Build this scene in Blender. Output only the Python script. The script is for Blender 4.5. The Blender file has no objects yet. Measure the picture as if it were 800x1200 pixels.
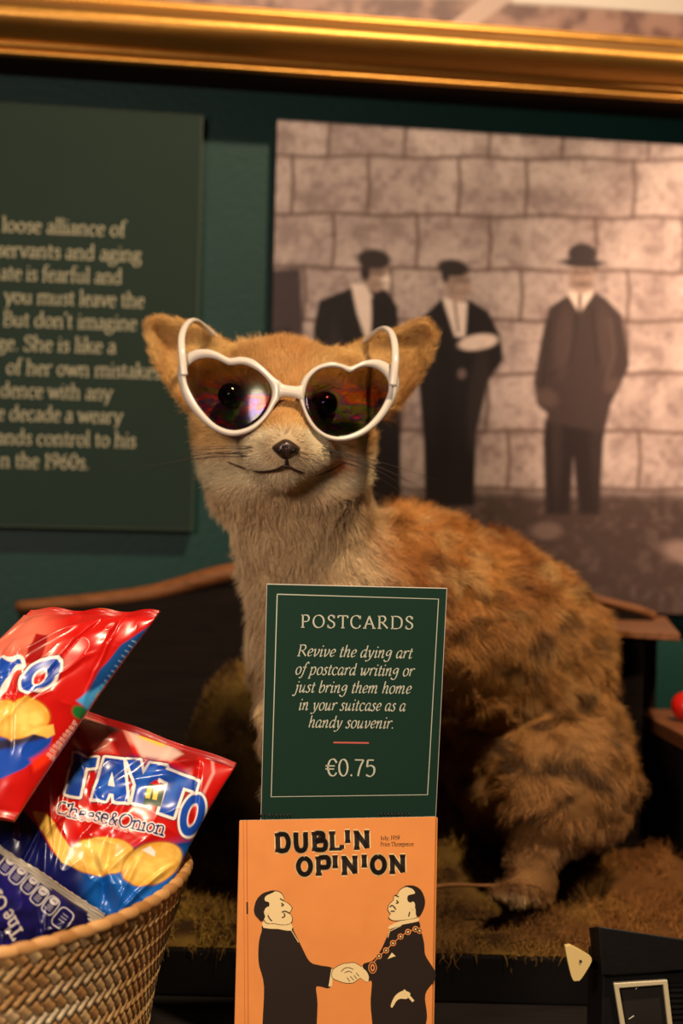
import bpy, bmesh, math, random
import numpy as np
from mathutils import Vector, Matrix
from mathutils.geometry import tessellate_polygon

random.seed(7)
rng = np.random.default_rng(11)
SC = bpy.context.scene
COL = SC.collection

# ------------------------------------------------------------------ camera, world, lights, exposure
F = 1200 * 50.0 / 36.0            # focal length in pixels of the 800 x 1200 frame
ROLL = 0.025
_c, _s = math.cos(ROLL), math.sin(ROLL)
CAM_R = np.array([_c, 0, _s]); CAM_U = np.array([-_s, 0, _c]); CAM_F = np.array([0, 1.0, 0])

cam = bpy.data.cameras.new('camera')
cam.sensor_fit = 'VERTICAL'; cam.sensor_height = 36; cam.sensor_width = 24; cam.lens = 50
cam.clip_start = 0.05; cam.clip_end = 20
cam.dof.use_dof = True; cam.dof.focus_distance = 0.825; cam.dof.aperture_fstop = 5.3
camo = bpy.data.objects.new('camera', cam); COL.objects.link(camo)
camo.matrix_world = Matrix(((_c, -_s, 0, 0), (0, 0, -1, 0), (_s, _c, 0, 0), (0, 0, 0, 1)))
SC.camera = camo

world = bpy.data.worlds.new('world'); SC.world = world; world.use_nodes = True
world.node_tree.nodes['Background'].inputs[0].default_value = (1.0, 0.72, 0.48, 1)
world.node_tree.nodes['Background'].inputs[1].default_value = 0.012

def lamp(name, kind, loc, target, energy, color, **kw):
    l = bpy.data.lights.new(name, kind); l.energy = energy; l.color = color
    for k, v in kw.items(): setattr(l, k, v)
    o = bpy.data.objects.new(name, l); COL.objects.link(o); o.location = loc
    o.rotation_euler = (Vector(target) - Vector(loc)).to_track_quat('-Z', 'Y').to_euler()
    return o
lamp('ceiling_spot_light', 'SPOT', (0.42, 0.14, 1.40), (0.05, 1.05, -0.05), 110, (1.0, 0.76, 0.50),
     spot_size=math.radians(62), spot_blend=0.6, shadow_soft_size=0.05)
lamp('mural_spot_light', 'SPOT', (0.75, 0.55, 0.95), (0.38, 1.41, 0.15), 135, (1.0, 0.68, 0.46),
     spot_size=math.radians(24), spot_blend=1.0, shadow_soft_size=0.05)
lamp('front_fill_light', 'AREA', (-0.30, 0.02, 0.20), (-0.04, 0.92, 0.0), 4.6, (1.0, 0.80, 0.66), shape='DISK', size=0.22)  # unseen fill lamp, added in front to brighten the face, cards and packets

SC.view_settings.view_transform = 'Standard'; SC.view_settings.look = 'None'
SC.view_settings.gamma = 1; SC.view_settings.use_curve_mapping = False
SC.view_settings.exposure = 0.45
SC.cycles.use_denoising = True
SC.cycles.max_bounces = 8; SC.cycles.transparent_max_bounces = 16

# ------------------------------------------------------------------ helpers
def srgb(r, g, b):
    f = lambda c: (c / 255 / 12.92) if c / 255 <= 0.04045 else ((c / 255 + 0.055) / 1.055) ** 2.4
    return np.array([f(r), f(g), f(b)])
def rgba(c): return (float(c[0]), float(c[1]), float(c[2]), 1.0)

def ray(px, py):
    return CAM_F + CAM_R * ((px - 400) / F) - CAM_U * ((py - 600) / F)
def P(px, py, d):                       # the world point seen at a pixel of the photo, at depth d
    return ray(px, py) * d
def on_plane(px, py, pt, n):
    r = ray(px, py); return r * (np.dot(pt, n) / np.dot(r, n))
def proj(V):                            # world points -> photo pixels
    V = np.asarray(V); d = V[..., 1]
    return 400 + F * (V @ CAM_R) / d, 600 - F * (V @ CAM_U) / d
def px2m(d): return d / F

def tag(o, label, cat, group=None, kind=None):
    o['label'] = label; o['category'] = cat
    if group: o['group'] = group
    if kind: o['kind'] = kind
    return o
def thing(name, label, cat, loc, group=None):
    o = bpy.data.objects.new(name, None); COL.objects.link(o); o.location = tuple(float(x) for x in loc)
    o.empty_display_size = 0.02
    return tag(o, label, cat, group)
def root_loc(parent):
    v = Vector((0, 0, 0))
    while parent is not None:
        v += parent.location; parent = parent.parent
    return np.array(v)

def mesh_np(name, V, faces, mats, parent=None, colors=None, smooth=True, midx=None):
    V = np.asarray(V, dtype=np.float64)
    if parent is not None: V = V - root_loc(parent)
    me = bpy.data.meshes.new(name)
    if isinstance(faces, np.ndarray):
        k = faces.shape[1]; n = len(faces)
        me.vertices.add(len(V)); me.vertices.foreach_set('co', V.astype(np.float32).ravel())
        me.loops.add(n * k); me.loops.foreach_set('vertex_index', faces.astype(np.int32).ravel())
        me.polygons.add(n)
        me.polygons.foreach_set('loop_start', np.arange(0, n * k, k, dtype=np.int32))
        me.polygons.foreach_set('loop_total', np.full(n, k, dtype=np.int32))
        me.update(calc_edges=True)
    else:
        me.from_pydata([tuple(v) for v in V], [], faces)
    if colors is not None:
        a = me.color_attributes.new('col', 'FLOAT_COLOR', 'POINT')
        c4 = np.ones((len(V), 4), dtype=np.float32); c4[:, :3] = colors
        a.data.foreach_set('color', c4.ravel())
    me.polygons.foreach_set('use_smooth', np.full(len(me.polygons), smooth))
    for m in (mats if isinstance(mats, (list, tuple)) else [mats]): me.materials.append(m)
    if midx is not None: me.polygons.foreach_set('material_index', np.asarray(midx, dtype=np.int32))
    me.validate(); me.update()
    o = bpy.data.objects.new(name, me); COL.objects.link(o)
    if parent is not None: o.parent = parent
    return o

class MB:
    """collects shapes (world coordinates) and links them as one mesh object"""
    def __init__(s): s.v = []; s.f = []; s.m = []; s.sm = []
    def add(s, verts, faces, mat=0):
        b = len(s.v); s.v += [tuple(float(c) for c in v) for v in verts]
        s.f += [[b + i for i in f] for f in faces]; s.m += [mat] * len(faces)
    def hexa(s, lo, hi, mat=0):          # lo, hi: four corners each, same winding
        s.add(list(lo) + list(hi), [(3, 2, 1, 0), (4, 5, 6, 7), (0, 1, 5, 4), (1, 2, 6, 5), (2, 3, 7, 6), (3, 0, 4, 7)], mat)
    def box(s, a, b, mat=0, fr=None):
        x0, y0, z0 = a; x1, y1, z1 = b
        lo = [(x0, y0, z0), (x1, y0, z0), (x1, y1, z0), (x0, y1, z0)]; hi = [(x0, y0, z1), (x1, y0, z1), (x1, y1, z1), (x0, y1, z1)]
        if fr: lo = [fr(*p) for p in lo]; hi = [fr(*p) for p in hi]
        s.hexa(lo, hi, mat)
    def prism(s, poly, off, mat=0):      # poly: 3-D outline, extruded by the vector off
        n = len(poly); q = [np.asarray(p) + off for p in poly]
        tri = tessellate_polygon([[Vector(p) for p in poly]])
        s.add(list(poly) + q, [tuple(t) for t in tri] + [tuple(n + i for i in reversed(t)) for t in tri] +
              [(i, (i + 1) % n, n + (i + 1) % n, n + i) for i in range(n)], mat)
    def tube(s, pts, rad, seg=10, mat=0, cap=True, flat=1.0, up=None):
        pts = [Vector(p) for p in pts]; n = len(pts)
        rad = rad if hasattr(rad, '__len__') else [rad] * n
        rings = []; prev = None
        for i, p in enumerate(pts):
            t = (pts[min(i + 1, n - 1)] - pts[max(i - 1, 0)]).normalized()
            if prev is None:
                a = Vector(up) if up is not None else (Vector((0, 0, 1)) if abs(t.z) < 0.9 else Vector((1, 0, 0)))
                x = (a - t * a.dot(t)).normalized()
            else:
                x = (prev - t * prev.dot(t)).normalized()
            prev = x; y = t.cross(x)
            rings.append([p + (x * math.cos(k * 2 * math.pi / seg) + y * math.sin(k * 2 * math.pi / seg) * flat) * rad[i] for k in range(seg)])
        v = [q for r in rings for q in r]
        f = [(i * seg + k, i * seg + (k + 1) % seg, (i + 1) * seg + (k + 1) % seg, (i + 1) * seg + k) for i in range(n - 1) for k in range(seg)]
        if cap: f += [tuple(reversed(range(seg))), tuple((n - 1) * seg + k for k in range(seg))]
        s.add(v, f, mat)
    def ell(s, c, r, ax=None, seg=24, rings=14, mat=0, fn=None):
        ax = np.eye(3) if ax is None else np.asarray(ax)
        v = []; f = []
        for i in range(rings + 1):
            th = math.pi * i / rings
            for k in range(seg):
                ph = 2 * math.pi * k / seg
                q = np.array([math.sin(th) * math.cos(ph) * r[0], math.sin(th) * math.sin(ph) * r[1], math.cos(th) * r[2]])
                if fn: q = fn(q)
                v.append(np.asarray(c) + q @ ax)
        for i in range(rings):
            for k in range(seg):
                f.append((i * seg + k, (i + 1) * seg + k, (i + 1) * seg + (k + 1) % seg, i * seg + (k + 1) % seg))
        s.add(v, f, mat)
    def build(s, name, mats, parent=None, smooth=False, bevel=0, weld=False):
        o = mesh_np(name, np.array(s.v), s.f, mats, parent, smooth=smooth, midx=s.m)
        bm = bmesh.new(); bm.from_mesh(o.data)
        if weld: bmesh.ops.remove_doubles(bm, verts=bm.verts, dist=1e-6)
        bmesh.ops.recalc_face_normals(bm, faces=bm.faces); bm.to_mesh(o.data); bm.free()
        if bevel:
            b = o.modifiers.new('bevel', 'BEVEL'); b.width = bevel; b.segments = 3; b.limit_method = 'ANGLE'; b.angle_limit = math.radians(35)
            b.harden_normals = False
        return o

def spline(pts, n=8, closed=False):
    pts = [np.asarray(p, dtype=float) for p in pts]; out = []; N = len(pts)
    rngi = range(N if closed else N - 1)
    for i in rngi:
        g = (lambda j: pts[j % N]) if closed else (lambda j: pts[min(max(j, 0), N - 1)])
        a, b, c, d = g(i - 1), g(i), g(i + 1), g(i + 2)
        for k in range(n):
            t = k / n
            out.append(0.5 * ((2 * b) + (c - a) * t + (2 * a - 5 * b + 4 * c - d) * t * t + (3 * b - a - 3 * c + d) * t ** 3))
    if not closed: out.append(pts[-1])
    return out

def hash3(i, j, k, seed):
    h = (i.astype(np.uint32) * np.uint32(374761393) + j.astype(np.uint32) * np.uint32(668265263) + k.astype(np.uint32) * np.uint32(2147483647 - 1013) + np.uint32(seed * 7919 + 13))
    h = (h ^ (h >> np.uint32(13))) * np.uint32(1274126177)
    h = h ^ (h >> np.uint32(16))
    return (h & np.uint32(0xffffff)).astype(np.float32) / 16777215.0
def vnoise(p, freq, seed=0, octaves=1):
    p = np.asarray(p, dtype=np.float64); out = 0; amp = 1.0; tot = 0
    if p.shape[-1] == 2: p = np.concatenate([p, np.zeros(p.shape[:-1] + (1,))], -1)
    for o in range(octaves):
        q = p * freq + 1000.0; i = np.floor(q).astype(np.int64); f = q - i; f = f * f * (3 - 2 * f)
        v = 0
        for dx in (0, 1):
            for dy in (0, 1):
                for dz in (0, 1):
                    w = (f[..., 0] if dx else 1 - f[..., 0]) * (f[..., 1] if dy else 1 - f[..., 1]) * (f[..., 2] if dz else 1 - f[..., 2])
                    v = v + w * hash3(i[..., 0] + dx, i[..., 1] + dy, i[..., 2] + dz, seed + o)
        out = out + v * amp; tot += amp; amp *= 0.5; freq *= 2.03
    return out / tot
def sstep(a, b, x):
    t = np.clip((x - a) / (b - a), 0, 1); return t * t * (3 - 2 * t)
def mix(a, b, t): return a * (1 - t) + b * t

# ------------------------------------------------------------------ materials
def mat(name, color, rough=0.6, spec=0.4, noise=None, bump=None, attr=None, metal=0.0, coat=0.0, scale_bump=1.0, obj=True, sheen=0.0):
    m = bpy.data.materials.new(name); m.use_nodes = True; nt = m.node_tree; b = nt.nodes['Principled BSDF']
    b.inputs['Roughness'].default_value = rough; b.inputs['Specular IOR Level'].default_value = spec
    b.inputs['Metallic'].default_value = metal; b.inputs['Coat Weight'].default_value = coat
    b.inputs['Coat Roughness'].default_value = 0.08
    if sheen: b.inputs['Sheen Weight'].default_value = sheen
    src = None
    if attr:
        a = nt.nodes.new('ShaderNodeAttribute'); a.attribute_name = attr; src = a.outputs['Color']
    else:
        b.inputs['Base Color'].default_value = rgba(color)
    tc = nt.nodes.new('ShaderNodeTexCoord')
    if noise:                           # (scale, strength, detail): tone variation of the surface itself
        sc, st, de = noise[:3]
        n = nt.nodes.new('ShaderNodeTexNoise'); n.inputs['Scale'].default_value = sc; n.inputs['Detail'].default_value = de
        mp = nt.nodes.new('ShaderNodeMapping'); mp.inputs['Scale'].default_value = noise[3] if len(noise) > 3 else (1, 1, 1)
        nt.links.new(tc.outputs['Object'], mp.inputs[0]); nt.links.new(mp.outputs[0], n.inputs['Vector'])
        r = nt.nodes.new('ShaderNodeMapRange'); r.inputs['From Min'].default_value = 0.3; r.inputs['From Max'].default_value = 0.7
        r.inputs['To Min'].default_value = 1 - st; r.inputs['To Max'].default_value = 1 + st
        nt.links.new(n.outputs['Fac'], r.inputs['Value'])
        mx = nt.nodes.new('ShaderNodeMix'); mx.data_type = 'RGBA'; mx.blend_type = 'MULTIPLY'; mx.inputs['Factor'].default_value = 1
        if src: nt.links.new(src, mx.inputs['A'])
        else: mx.inputs['A'].default_value = rgba(color)
        nt.links.new(r.outputs[0], mx.inputs['B']); src = mx.outputs['Result']
    if src: nt.links.new(src, b.inputs['Base Color'])
    if bump:                            # (scale, distance, detail)
        n = nt.nodes.new('ShaderNodeTexNoise'); n.inputs['Scale'].default_value = bump[0]; n.inputs['Detail'].default_value = bump[2]
        nt.links.new(tc.outputs['Object'], n.inputs['Vector'])
        bp = nt.nodes.new('ShaderNodeBump'); bp.inputs['Distance'].default_value = bump[1]; bp.inputs['Strength'].default_value = 0.6
        nt.links.new(n.outputs['Fac'], bp.inputs['Height']); nt.links.new(bp.outputs[0], b.inputs['Normal'])
    return m

# ------------------------------------------------------------------ lettering: glyph skeletons drawn with a broad pen
def _ell(cx, cy, rx, ry, a0=90, a1=450, n=20):
    return [(cx + rx * math.cos(math.radians(a0 + (a1 - a0) * i / n)), cy + ry * math.sin(math.radians(a0 + (a1 - a0) * i / n))) for i in range(n + 1)]
ROMAN = {
 'a': (90, 's 18 80 40 100 62 92 67 70;l 67 70 67 18;s 67 18 71 3 86 8;s 67 60 38 54 16 38 15 18 30 0 50 6 67 24'),
 'b': (106, 'l 22 160 22 4;h 22 160;s 22 78 45 100 76 96 92 54 80 10 52 -2 22 14'),
 'c': (86, 's 76 80 55 100 28 90 14 48 28 8 54 -2 78 16'),
 'd': (110, 'l 84 160 84 4;h 84 160;l 84 3 102 5;s 84 84 58 100 28 90 14 46 28 6 54 0 84 20'),
 'e': (88, 'l 16 56 76 58;s 76 58 70 90 46 100 20 84 14 46 28 8 52 -2 78 16'),
 'f': (64, 's 72 148 54 160 34 148 28 118;l 28 118 28 0;f 28 0;l 6 97 56 97'),
 'g': (98, 's 44 100 18 86 20 54 44 42 68 54 70 86 44 100;l 66 92 92 97;s 30 44 18 30 34 18 70 12 86 -10 70 -40 36 -46 12 -30 16 -8 36 14'),
 'h': (112, 'l 22 160 22 0;h 22 160;f 22 0;s 22 76 48 100 76 94 84 66;l 84 66 84 0;f 84 0'),
 'i': (48, 'l 24 98 24 0;h 24 98;f 24 0;d 24 138'),
 'k': (106, 'l 22 160 22 0;h 22 160;f 22 0;l 22 42 78 96;l 44 60 90 0;l 60 97 96 97;f 92 0'),
 'l': (48, 'l 24 160 24 0;h 24 160;f 24 0'),
 'm': (166, 'l 22 98 22 0;h 22 98;f 22 0;s 22 76 48 100 74 94 82 66;l 82 66 82 0;f 82 0;s 82 76 106 100 134 94 142 66;l 142 66 142 0;f 142 0'),
 'n': (112, 'l 22 98 22 0;h 22 98;f 22 0;s 22 76 48 100 76 94 84 66;l 84 66 84 0;f 84 0'),
 'o': (102, 'e 51 50 37 50'),
 'p': (108, 'l 22 98 22 -50;h 22 98;f 22 -50;s 22 78 45 100 76 96 92 54 80 10 52 -2 22 14'),
 'r': (76, 'l 22 98 22 0;h 22 98;f 22 0;s 22 68 40 96 60 100 72 90'),
 's': (76, 's 62 82 44 100 20 90 20 68 40 54 60 40 64 16 40 -2 12 14;l 62 97 62 78'),
 't': (64, 's 28 130 28 60 28 20 36 2 60 8;l 8 97 56 97'),
 'u': (112, 's 22 98 22 30 30 4 58 2 84 24;l 84 98 84 2;h 22 98;h 84 98;l 84 2 102 5'),
 'v': (96, 'l 12 98 50 0;l 50 0 88 98;f 12 98;f 88 98'),
 'w': (144, 'l 12 98 44 0;l 44 0 72 96;l 72 96 102 0;l 102 0 134 98;f 12 98;f 134 98'),
 'y': (98, 'l 12 98 50 2;s 90 98 52 0 36 -40 10 -46;f 12 98;f 90 98'),
 'A': (140, 'l 68 148 16 0;l 68 148 124 0;l 36 52 106 52;f 16 0;f 124 0'),
 'B': (118, 'l 26 148 26 0;l 8 147 40 147;l 8 1 40 1;s 26 147 72 146 88 114 68 82 26 78;s 26 78 82 80 106 42 80 4 26 1'),
 'C': (134, 's 116 112 100 142 66 150 26 128 12 74 28 20 68 -2 104 8 120 36;l 117 148 117 110'),
 'D': (148, 'l 26 148 26 0;l 8 147 40 147;l 8 1 40 1;s 26 147 84 146 124 120 134 74 122 24 84 2 26 1'),
 'K': (130, 'l 26 148 26 0;f 26 148;f 26 0;l 26 60 104 146;l 56 90 114 0;f 114 0'),
 'J': (60, 's 38 148 38 20 30 -14 8 -20;f 38 148'),
 'O': (150, 'e 75 74 62 75'),
 'P': (114, 'l 26 148 26 0;l 8 147 40 147;f 26 0;s 26 147 78 146 98 110 78 74 26 70'),
 'R': (132, 'l 26 148 26 0;l 8 147 40 147;f 26 0;s 26 147 78 146 96 112 76 78 26 74;l 56 76 122 2'),
 'S': (102, 's 84 118 68 146 38 148 18 122 30 96 58 78 84 56 84 20 54 -2 22 6 14 34;l 84 146 84 114;l 14 2 14 36'),
 'T': (126, 'l 63 148 63 0;l 8 146 118 146;l 8 146 8 120;l 118 146 118 120;f 63 0'),
 '0': (104, 'e 52 74 38 75'), '1': (72, 'l 40 148 40 0;l 20 128 40 148;f 40 0'),
 '5': (100, 'l 82 145 28 145;l 28 145 22 82;s 22 82 52 96 84 78 84 28 52 -2 14 12'),
 '6': (104, 's 78 146 40 120 18 64 22 20 52 -2 84 20 84 64 54 90 24 66'),
 '7': (98, 'l 10 145 88 145;s 88 145 58 80 40 0'),
 '9': (104, 's 26 2 64 28 86 84 82 128 52 150 20 128 20 84 50 58 80 82'),
 '\u20ac': (116, 's 108 116 84 148 48 136 30 74 48 12 84 0 108 28;l 8 88 92 88;l 8 60 86 60'),
 '.': (40, 'd 20 6'), ',': (40, 's 20 10 26 -6 14 -28;d 20 6'), "'": (36, 's 18 160 22 144 12 122;d 18 154'), ' ': (52, ''),
}
ITALIC = dict(ROMAN); ITALIC.update({
 'a': (94, 's 74 86 48 100 22 80 12 36 24 2 48 12 70 52 76 96;s 76 96 68 30 70 4 80 2 92 18'),
 'd': (98, 's 74 86 48 100 22 80 12 36 24 2 48 12 70 52 74 80;s 76 160 74 60 70 10 78 2 92 18'),
 'e': (80, 's 18 42 60 58 68 82 48 100 22 76 14 34 32 2 70 22'),
 'f': (64, 's 84 146 66 162 46 132 36 60 24 -10 4 -46 -16 -38;l 10 94 60 94'),
 'g': (94, 's 76 92 48 100 22 80 14 46 32 30 56 44 72 92;s 76 94 70 10 54 -40 20 -48 -4 -26;'),
 'h': (98, 'l 24 160 18 0;s 20 40 40 88 66 100 72 70 66 16 74 0 90 14'),
 'b': (92, 'l 24 160 18 20;s 18 20 32 -2 66 14 80 60 64 98 40 88 20 50'),
 'i': (50, 's 10 76 24 96 24 60 20 10 28 0 46 16;d 30 138'),
 'j': (50, 's 8 80 26 96 24 30 12 -36 -8 -46 -22 -34;d 32 138'),
 'm': (148, 's 8 76 22 96 20 40 18 0;s 20 40 42 90 62 98 66 66 62 0;s 64 40 88 92 110 98 114 66 110 14 118 0 136 16'),
 'n': (102, 's 8 76 22 96 20 40 18 0;s 20 40 44 90 66 98 70 66 66 14 74 0 92 16'),
 'p': (98, 's 8 80 22 96 20 30 12 -50;l -2 -50 28 -50;s 20 60 44 98 70 94 80 58 64 8 36 -2 18 20'),
 'r': (72, 's 8 76 22 96 20 40 18 0;s 20 50 42 92 60 100 70 88'),
 's': (68, 's 58 86 38 100 22 82 34 60 52 34 40 2 16 0 6 16'),
 't': (56, 's 32 130 24 50 24 6 36 0 54 16;l 8 94 52 94'),
 'u': (102, 's 8 78 22 96 20 40 22 4 40 4 64 44 74 96;s 74 96 68 30 70 4 80 2 94 18'),
 'v': (88, 's 8 80 22 96 26 50 32 0 66 40 76 80 66 98'),
 'w': (132, 's 8 80 22 96 26 50 32 0 64 50 72 96;s 72 96 70 40 78 0 110 44 120 80 110 98'),
 'y': (90, 's 8 80 22 96 28 50 36 4;s 78 98 62 30 36 -30 6 -48 -10 -38'),
 'o': (88, 's 46 100 22 84 12 42 26 4 48 0 70 18 78 60 66 92 46 100'),
})
def _nib(th, thin, thick, ang): return thin + (thick - thin) * abs(math.sin(th - ang))
def ribbon(pts, thin, thick, ang):
    """pen stroke -> quads plus round joints (2-D)"""
    out = []; n = len(pts)
    L = []; R = []
    for i in range(n):
        a = pts[max(i - 1, 0)]; b = pts[min(i + 1, n - 1)]
        th = math.atan2(b[1] - a[1], b[0] - a[0]); w = _nib(th, thin, thick, ang) / 2
        nx, ny = -math.sin(th) * w, math.cos(th) * w
        L.append((pts[i][0] + nx, pts[i][1] + ny)); R.append((pts[i][0] - nx, pts[i][1] - ny))
    for i in range(n - 1): out.append([L[i], R[i], R[i + 1], L[i + 1]])
    return out
def glyph(ch, font, thin, thick, ang, serif=True):
    w, spec = font[ch]; polys = []; lines = []
    for st in [x for x in spec.split(';') if x]:
        k, *q = st.split(); q = [float(x) for x in q]; pts = list(zip(q[::2], q[1::2]))
        if k == 'l': lines.append(pts)
        elif k == 's': lines.append([tuple(p) for p in spline(pts, 6)])
        elif k == 'e': lines.append(_ell(q[0], q[1], q[2], q[3]))
        elif k == 'f' and serif: lines.append([(q[0] - 20, q[1] + (1 if q[1] < 50 else -1)), (q[0] + 20, q[1] + (1 if q[1] < 50 else -1))])
        elif k == 'h' and serif: lines.append([(q[0] - 20, q[1] - 12), (q[0], q[1] - 3)])
        elif k == 'd': polys.append([(q[0] + thick * 0.55 * math.cos(a), q[1] + thick * 0.55 * math.sin(a)) for a in [i * math.pi / 4 for i in range(8)]])
    for l in lines: polys += ribbon(l, thin, thick, ang)
    return w, polys, lines
def layout(text, font, x0, y0, x1, y1, size, thin=7, thick=20, ang=0.35, slant=0.0, track=0.0, fit=True, serif=True, vert=None):
    """text along the baseline (x0,y0)-(x1,y1) in pixels (y down); size: pixels per 100 units; returns polygons in pixels"""
    gl = [glyph(c, font, thin, thick, ang, serif) for c in text]
    tot = sum(g[0] + track for g in gl) - track
    ln = math.hypot(x1 - x0, y1 - y0); e = ((x1 - x0) / ln, (y1 - y0) / ln); u = vert or (e[1], -e[0])
    sx = ln / tot if fit else size / 100; sy = size / 100
    out = []; cx = 0; sk = []
    for w, polys, lines in gl:
        def T(p):
            X = (cx + p[0] + slant * p[1]) * sx; Y = p[1] * sy
            return (x0 + e[0] * X + u[0] * Y, y0 + e[1] * X + u[1] * Y)
        out += [[T(p) for p in q] for q in polys]; sk += [[T(p) for p in l] for l in lines]
        cx += w + track
    return out, sk
def tri2(poly):
    if len(poly) <= 3: return [tuple(range(len(poly)))]
    return [tuple(t) for t in tessellate_polygon([[Vector((p[0], p[1], 0)) for p in poly]])]

class Flat:
    """a flat printed card: layers of ink polygons given in photo pixels, projected once onto the card's own plane"""
    def __init__(s, pt, n):
        s.pt = np.asarray(pt); s.n = np.asarray(n) / np.linalg.norm(n); s.mb = MB()
        if np.dot(s.n, s.pt) > 0: s.n = -s.n
    def w(s, p, lift=0.0): return on_plane(p[0], p[1], s.pt, s.n) + s.n * lift
    def body(s, poly, thick, mat=0): s.mb.prism([s.w(p) for p in poly], -s.n * thick, mat)
    def ink(s, polys, mat, layer=1):
        for q in polys:
            if len(q) < 3: continue
            s.mb.add([s.w(p, layer * 0.00006) for p in q], tri2(q) if len(q) != 4 else [(0, 1, 2, 3)], mat)
    def line(s, pts, w, mat, layer=1, closed=False):
        pts = list(pts) + ([pts[0]] if closed else [])
        polys = ribbon(pts, w, w, 0)
        for p in pts[1:-1] if not closed else pts: polys.append([(p[0] + w / 2 * math.cos(k * math.pi / 4), p[1] + w / 2 * math.sin(k * math.pi / 4)) for k in range(8)])
        s.ink(polys, mat, layer)

# ------------------------------------------------------------------ printed pictures computed point by point on dense meshes
class Paint:
    def __init__(s, X, Y, base):
        s.X = X; s.Y = Y; s.c = np.empty((len(X), 3)); s.c[:] = base
    def blend(s, a, col, idx=None):
        a = a[:, None]
        if idx is None: s.c = s.c * (1 - a) + np.asarray(col) * a
        else: s.c[idx] = s.c[idx] * (1 - a) + (np.asarray(col) if np.ndim(col) == 1 else col[idx]) * a
    def _box(s, pts, m):
        pts = np.asarray(pts); lo = pts.min(0) - m; hi = pts.max(0) + m
        return np.nonzero((s.X > lo[0]) & (s.X < hi[0]) & (s.Y > lo[1]) & (s.Y < hi[1]))[0]
    def dseg(s, pts, idx, closed):
        x = s.X[idx]; y = s.Y[idx]; d = np.full(len(idx), 1e18); ins = np.zeros(len(idx), bool)
        n = len(pts)
        for i in range(n if closed else n - 1):
            ax, ay = pts[i]; bx, by = pts[(i + 1) % n]; dx, dy = bx - ax, by - ay
            h = np.clip(((x - ax) * dx + (y - ay) * dy) / max(dx * dx + dy * dy, 1e-9), 0, 1)
            d = np.minimum(d, (x - ax - h * dx) ** 2 + (y - ay - h * dy) ** 2)
            if closed:
                c = ((ay > y) != (by > y))
                with np.errstate(divide='ignore', invalid='ignore'):
                    ins ^= c & (x < (bx - ax) * (y - ay) / (by - ay if by != ay else 1e-9) + ax)
        d = np.sqrt(d)
        return np.where(ins, -d, d) if closed else d
    def poly(s, pts, col, aa=0.7, grow=0.0, alpha=1.0):
        idx = s._box(pts, aa + grow + 1)
        if len(idx) == 0: return
        d = s.dseg(pts, idx, True) - grow
        s.blend(alpha * sstep(aa, -aa, d), col, idx)
    def stroke(s, pts, w, col, aa=0.6, alpha=1.0):
        idx = s._box(pts, aa + w + 1)
        if len(idx) == 0: return
        d = s.dseg(pts, idx, False) - w / 2
        s.blend(alpha * sstep(aa, -aa, d), col, idx)
    def ell(s, cx, cy, rx, ry, col, rot=0, aa=0.7, alpha=1.0):
        c, n = math.cos(rot), math.sin(rot); x = s.X - cx; y = s.Y - cy
        q = np.hypot((x * c + y * n) / rx, (-x * n + y * c) / ry)
        s.blend(alpha * sstep(1 + aa / min(rx, ry), 1 - aa / min(rx, ry), q), col)

def grid_faces(nu, nv):
    i = np.arange(nu * nv).reshape(nv, nu)
    return np.stack([i[:-1, :-1].ravel(), i[:-1, 1:].ravel(), i[1:, 1:].ravel(), i[1:, :-1].ravel()], 1)

def strands(name, roots, dirs, length, radius, cols, material, parent, seg=5, gravity=0.0, curl=None):
    """hair strands as a curves object: roots (N,3), dirs (N,seg-1,3) or (N,3)"""
    N = len(roots); hc = bpy.data.hair_curves.new(name); hc.add_curves([seg] * N)
    pos = np.empty((N, seg, 3)); pos[:, 0] = roots
    for k in range(1, seg):
        d = dirs if dirs.ndim == 2 else dirs[:, k - 1]
        pos[:, k] = pos[:, k - 1] + d * (np.asarray(length)[:, None] / (seg - 1))
        if gravity: pos[:, k, 2] -= gravity * np.asarray(length) * (k / (seg - 1)) ** 2 / (seg - 1)
    if parent is not None: pos -= root_loc(parent)
    hc.attributes['position'].data.foreach_set('vector', pos.astype(np.float32).ravel())
    ra = hc.attributes.get('radius') or hc.attributes.new('radius', 'FLOAT', 'POINT')
    tp = np.linspace(1, 0.15, seg)[None, :] * np.asarray(radius)[:, None]
    ra.data.foreach_set('value', tp.astype(np.float32).ravel())
    ca = hc.attributes.new('col', 'FLOAT_COLOR', 'CURVE')
    c4 = np.ones((N, 4), dtype=np.float32); c4[:, :3] = cols; ca.data.foreach_set('color', c4.ravel())
    hc.materials.append(material)
    o = bpy.data.objects.new(name, hc); COL.objects.link(o)
    if parent is not None: o.parent = parent
    return o
# ------------------------------------------------------------------ the wall and what hangs on it
YAW = math.radians(8)
W0 = np.array([0, 1.36, 0.0]); WA = np.array([math.cos(YAW), math.sin(YAW), 0]); WN = np.array([math.sin(YAW), -math.cos(YAW), 0])
def wall_pt(px, py, off=0.0): return on_plane(px, py, W0 + WN * off, WN)
def wl(a, b, z): return W0 + WA * a + WN * b + np.array([0, 0, z])     # along, out, up
def wcoord(px, py, off): p = wall_pt(px, py, off) - W0; return float(p @ WA), float(p[2])
GROUND = -0.29; COUNTER = -0.328

m_wall = mat('green_wall_paint', srgb(2, 46, 41), 0.55, 0.3, noise=(9, 0.12, 3), bump=(160, 0.0006, 2))
b = MB(); b.box((-1.1, -0.05, -0.9), (1.3, 0, 1.2), 0, wl)
w = b.build('wall_back', [m_wall]); w['kind'] = 'structure'

m_counter = mat('black_stained_wood', srgb(26, 21, 19), 0.7, 0.2, noise=(30, 0.3, 4, (1, 8, 8)))
b = MB(); b.box((-0.6, 0.35, COUNTER - 0.035), (0.75, 1.27, COUNTER))
tag(b.build('display_counter', [m_counter], bevel=0.002), 'black wooden display counter under the fox, basket and postcards', 'counter')

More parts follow.
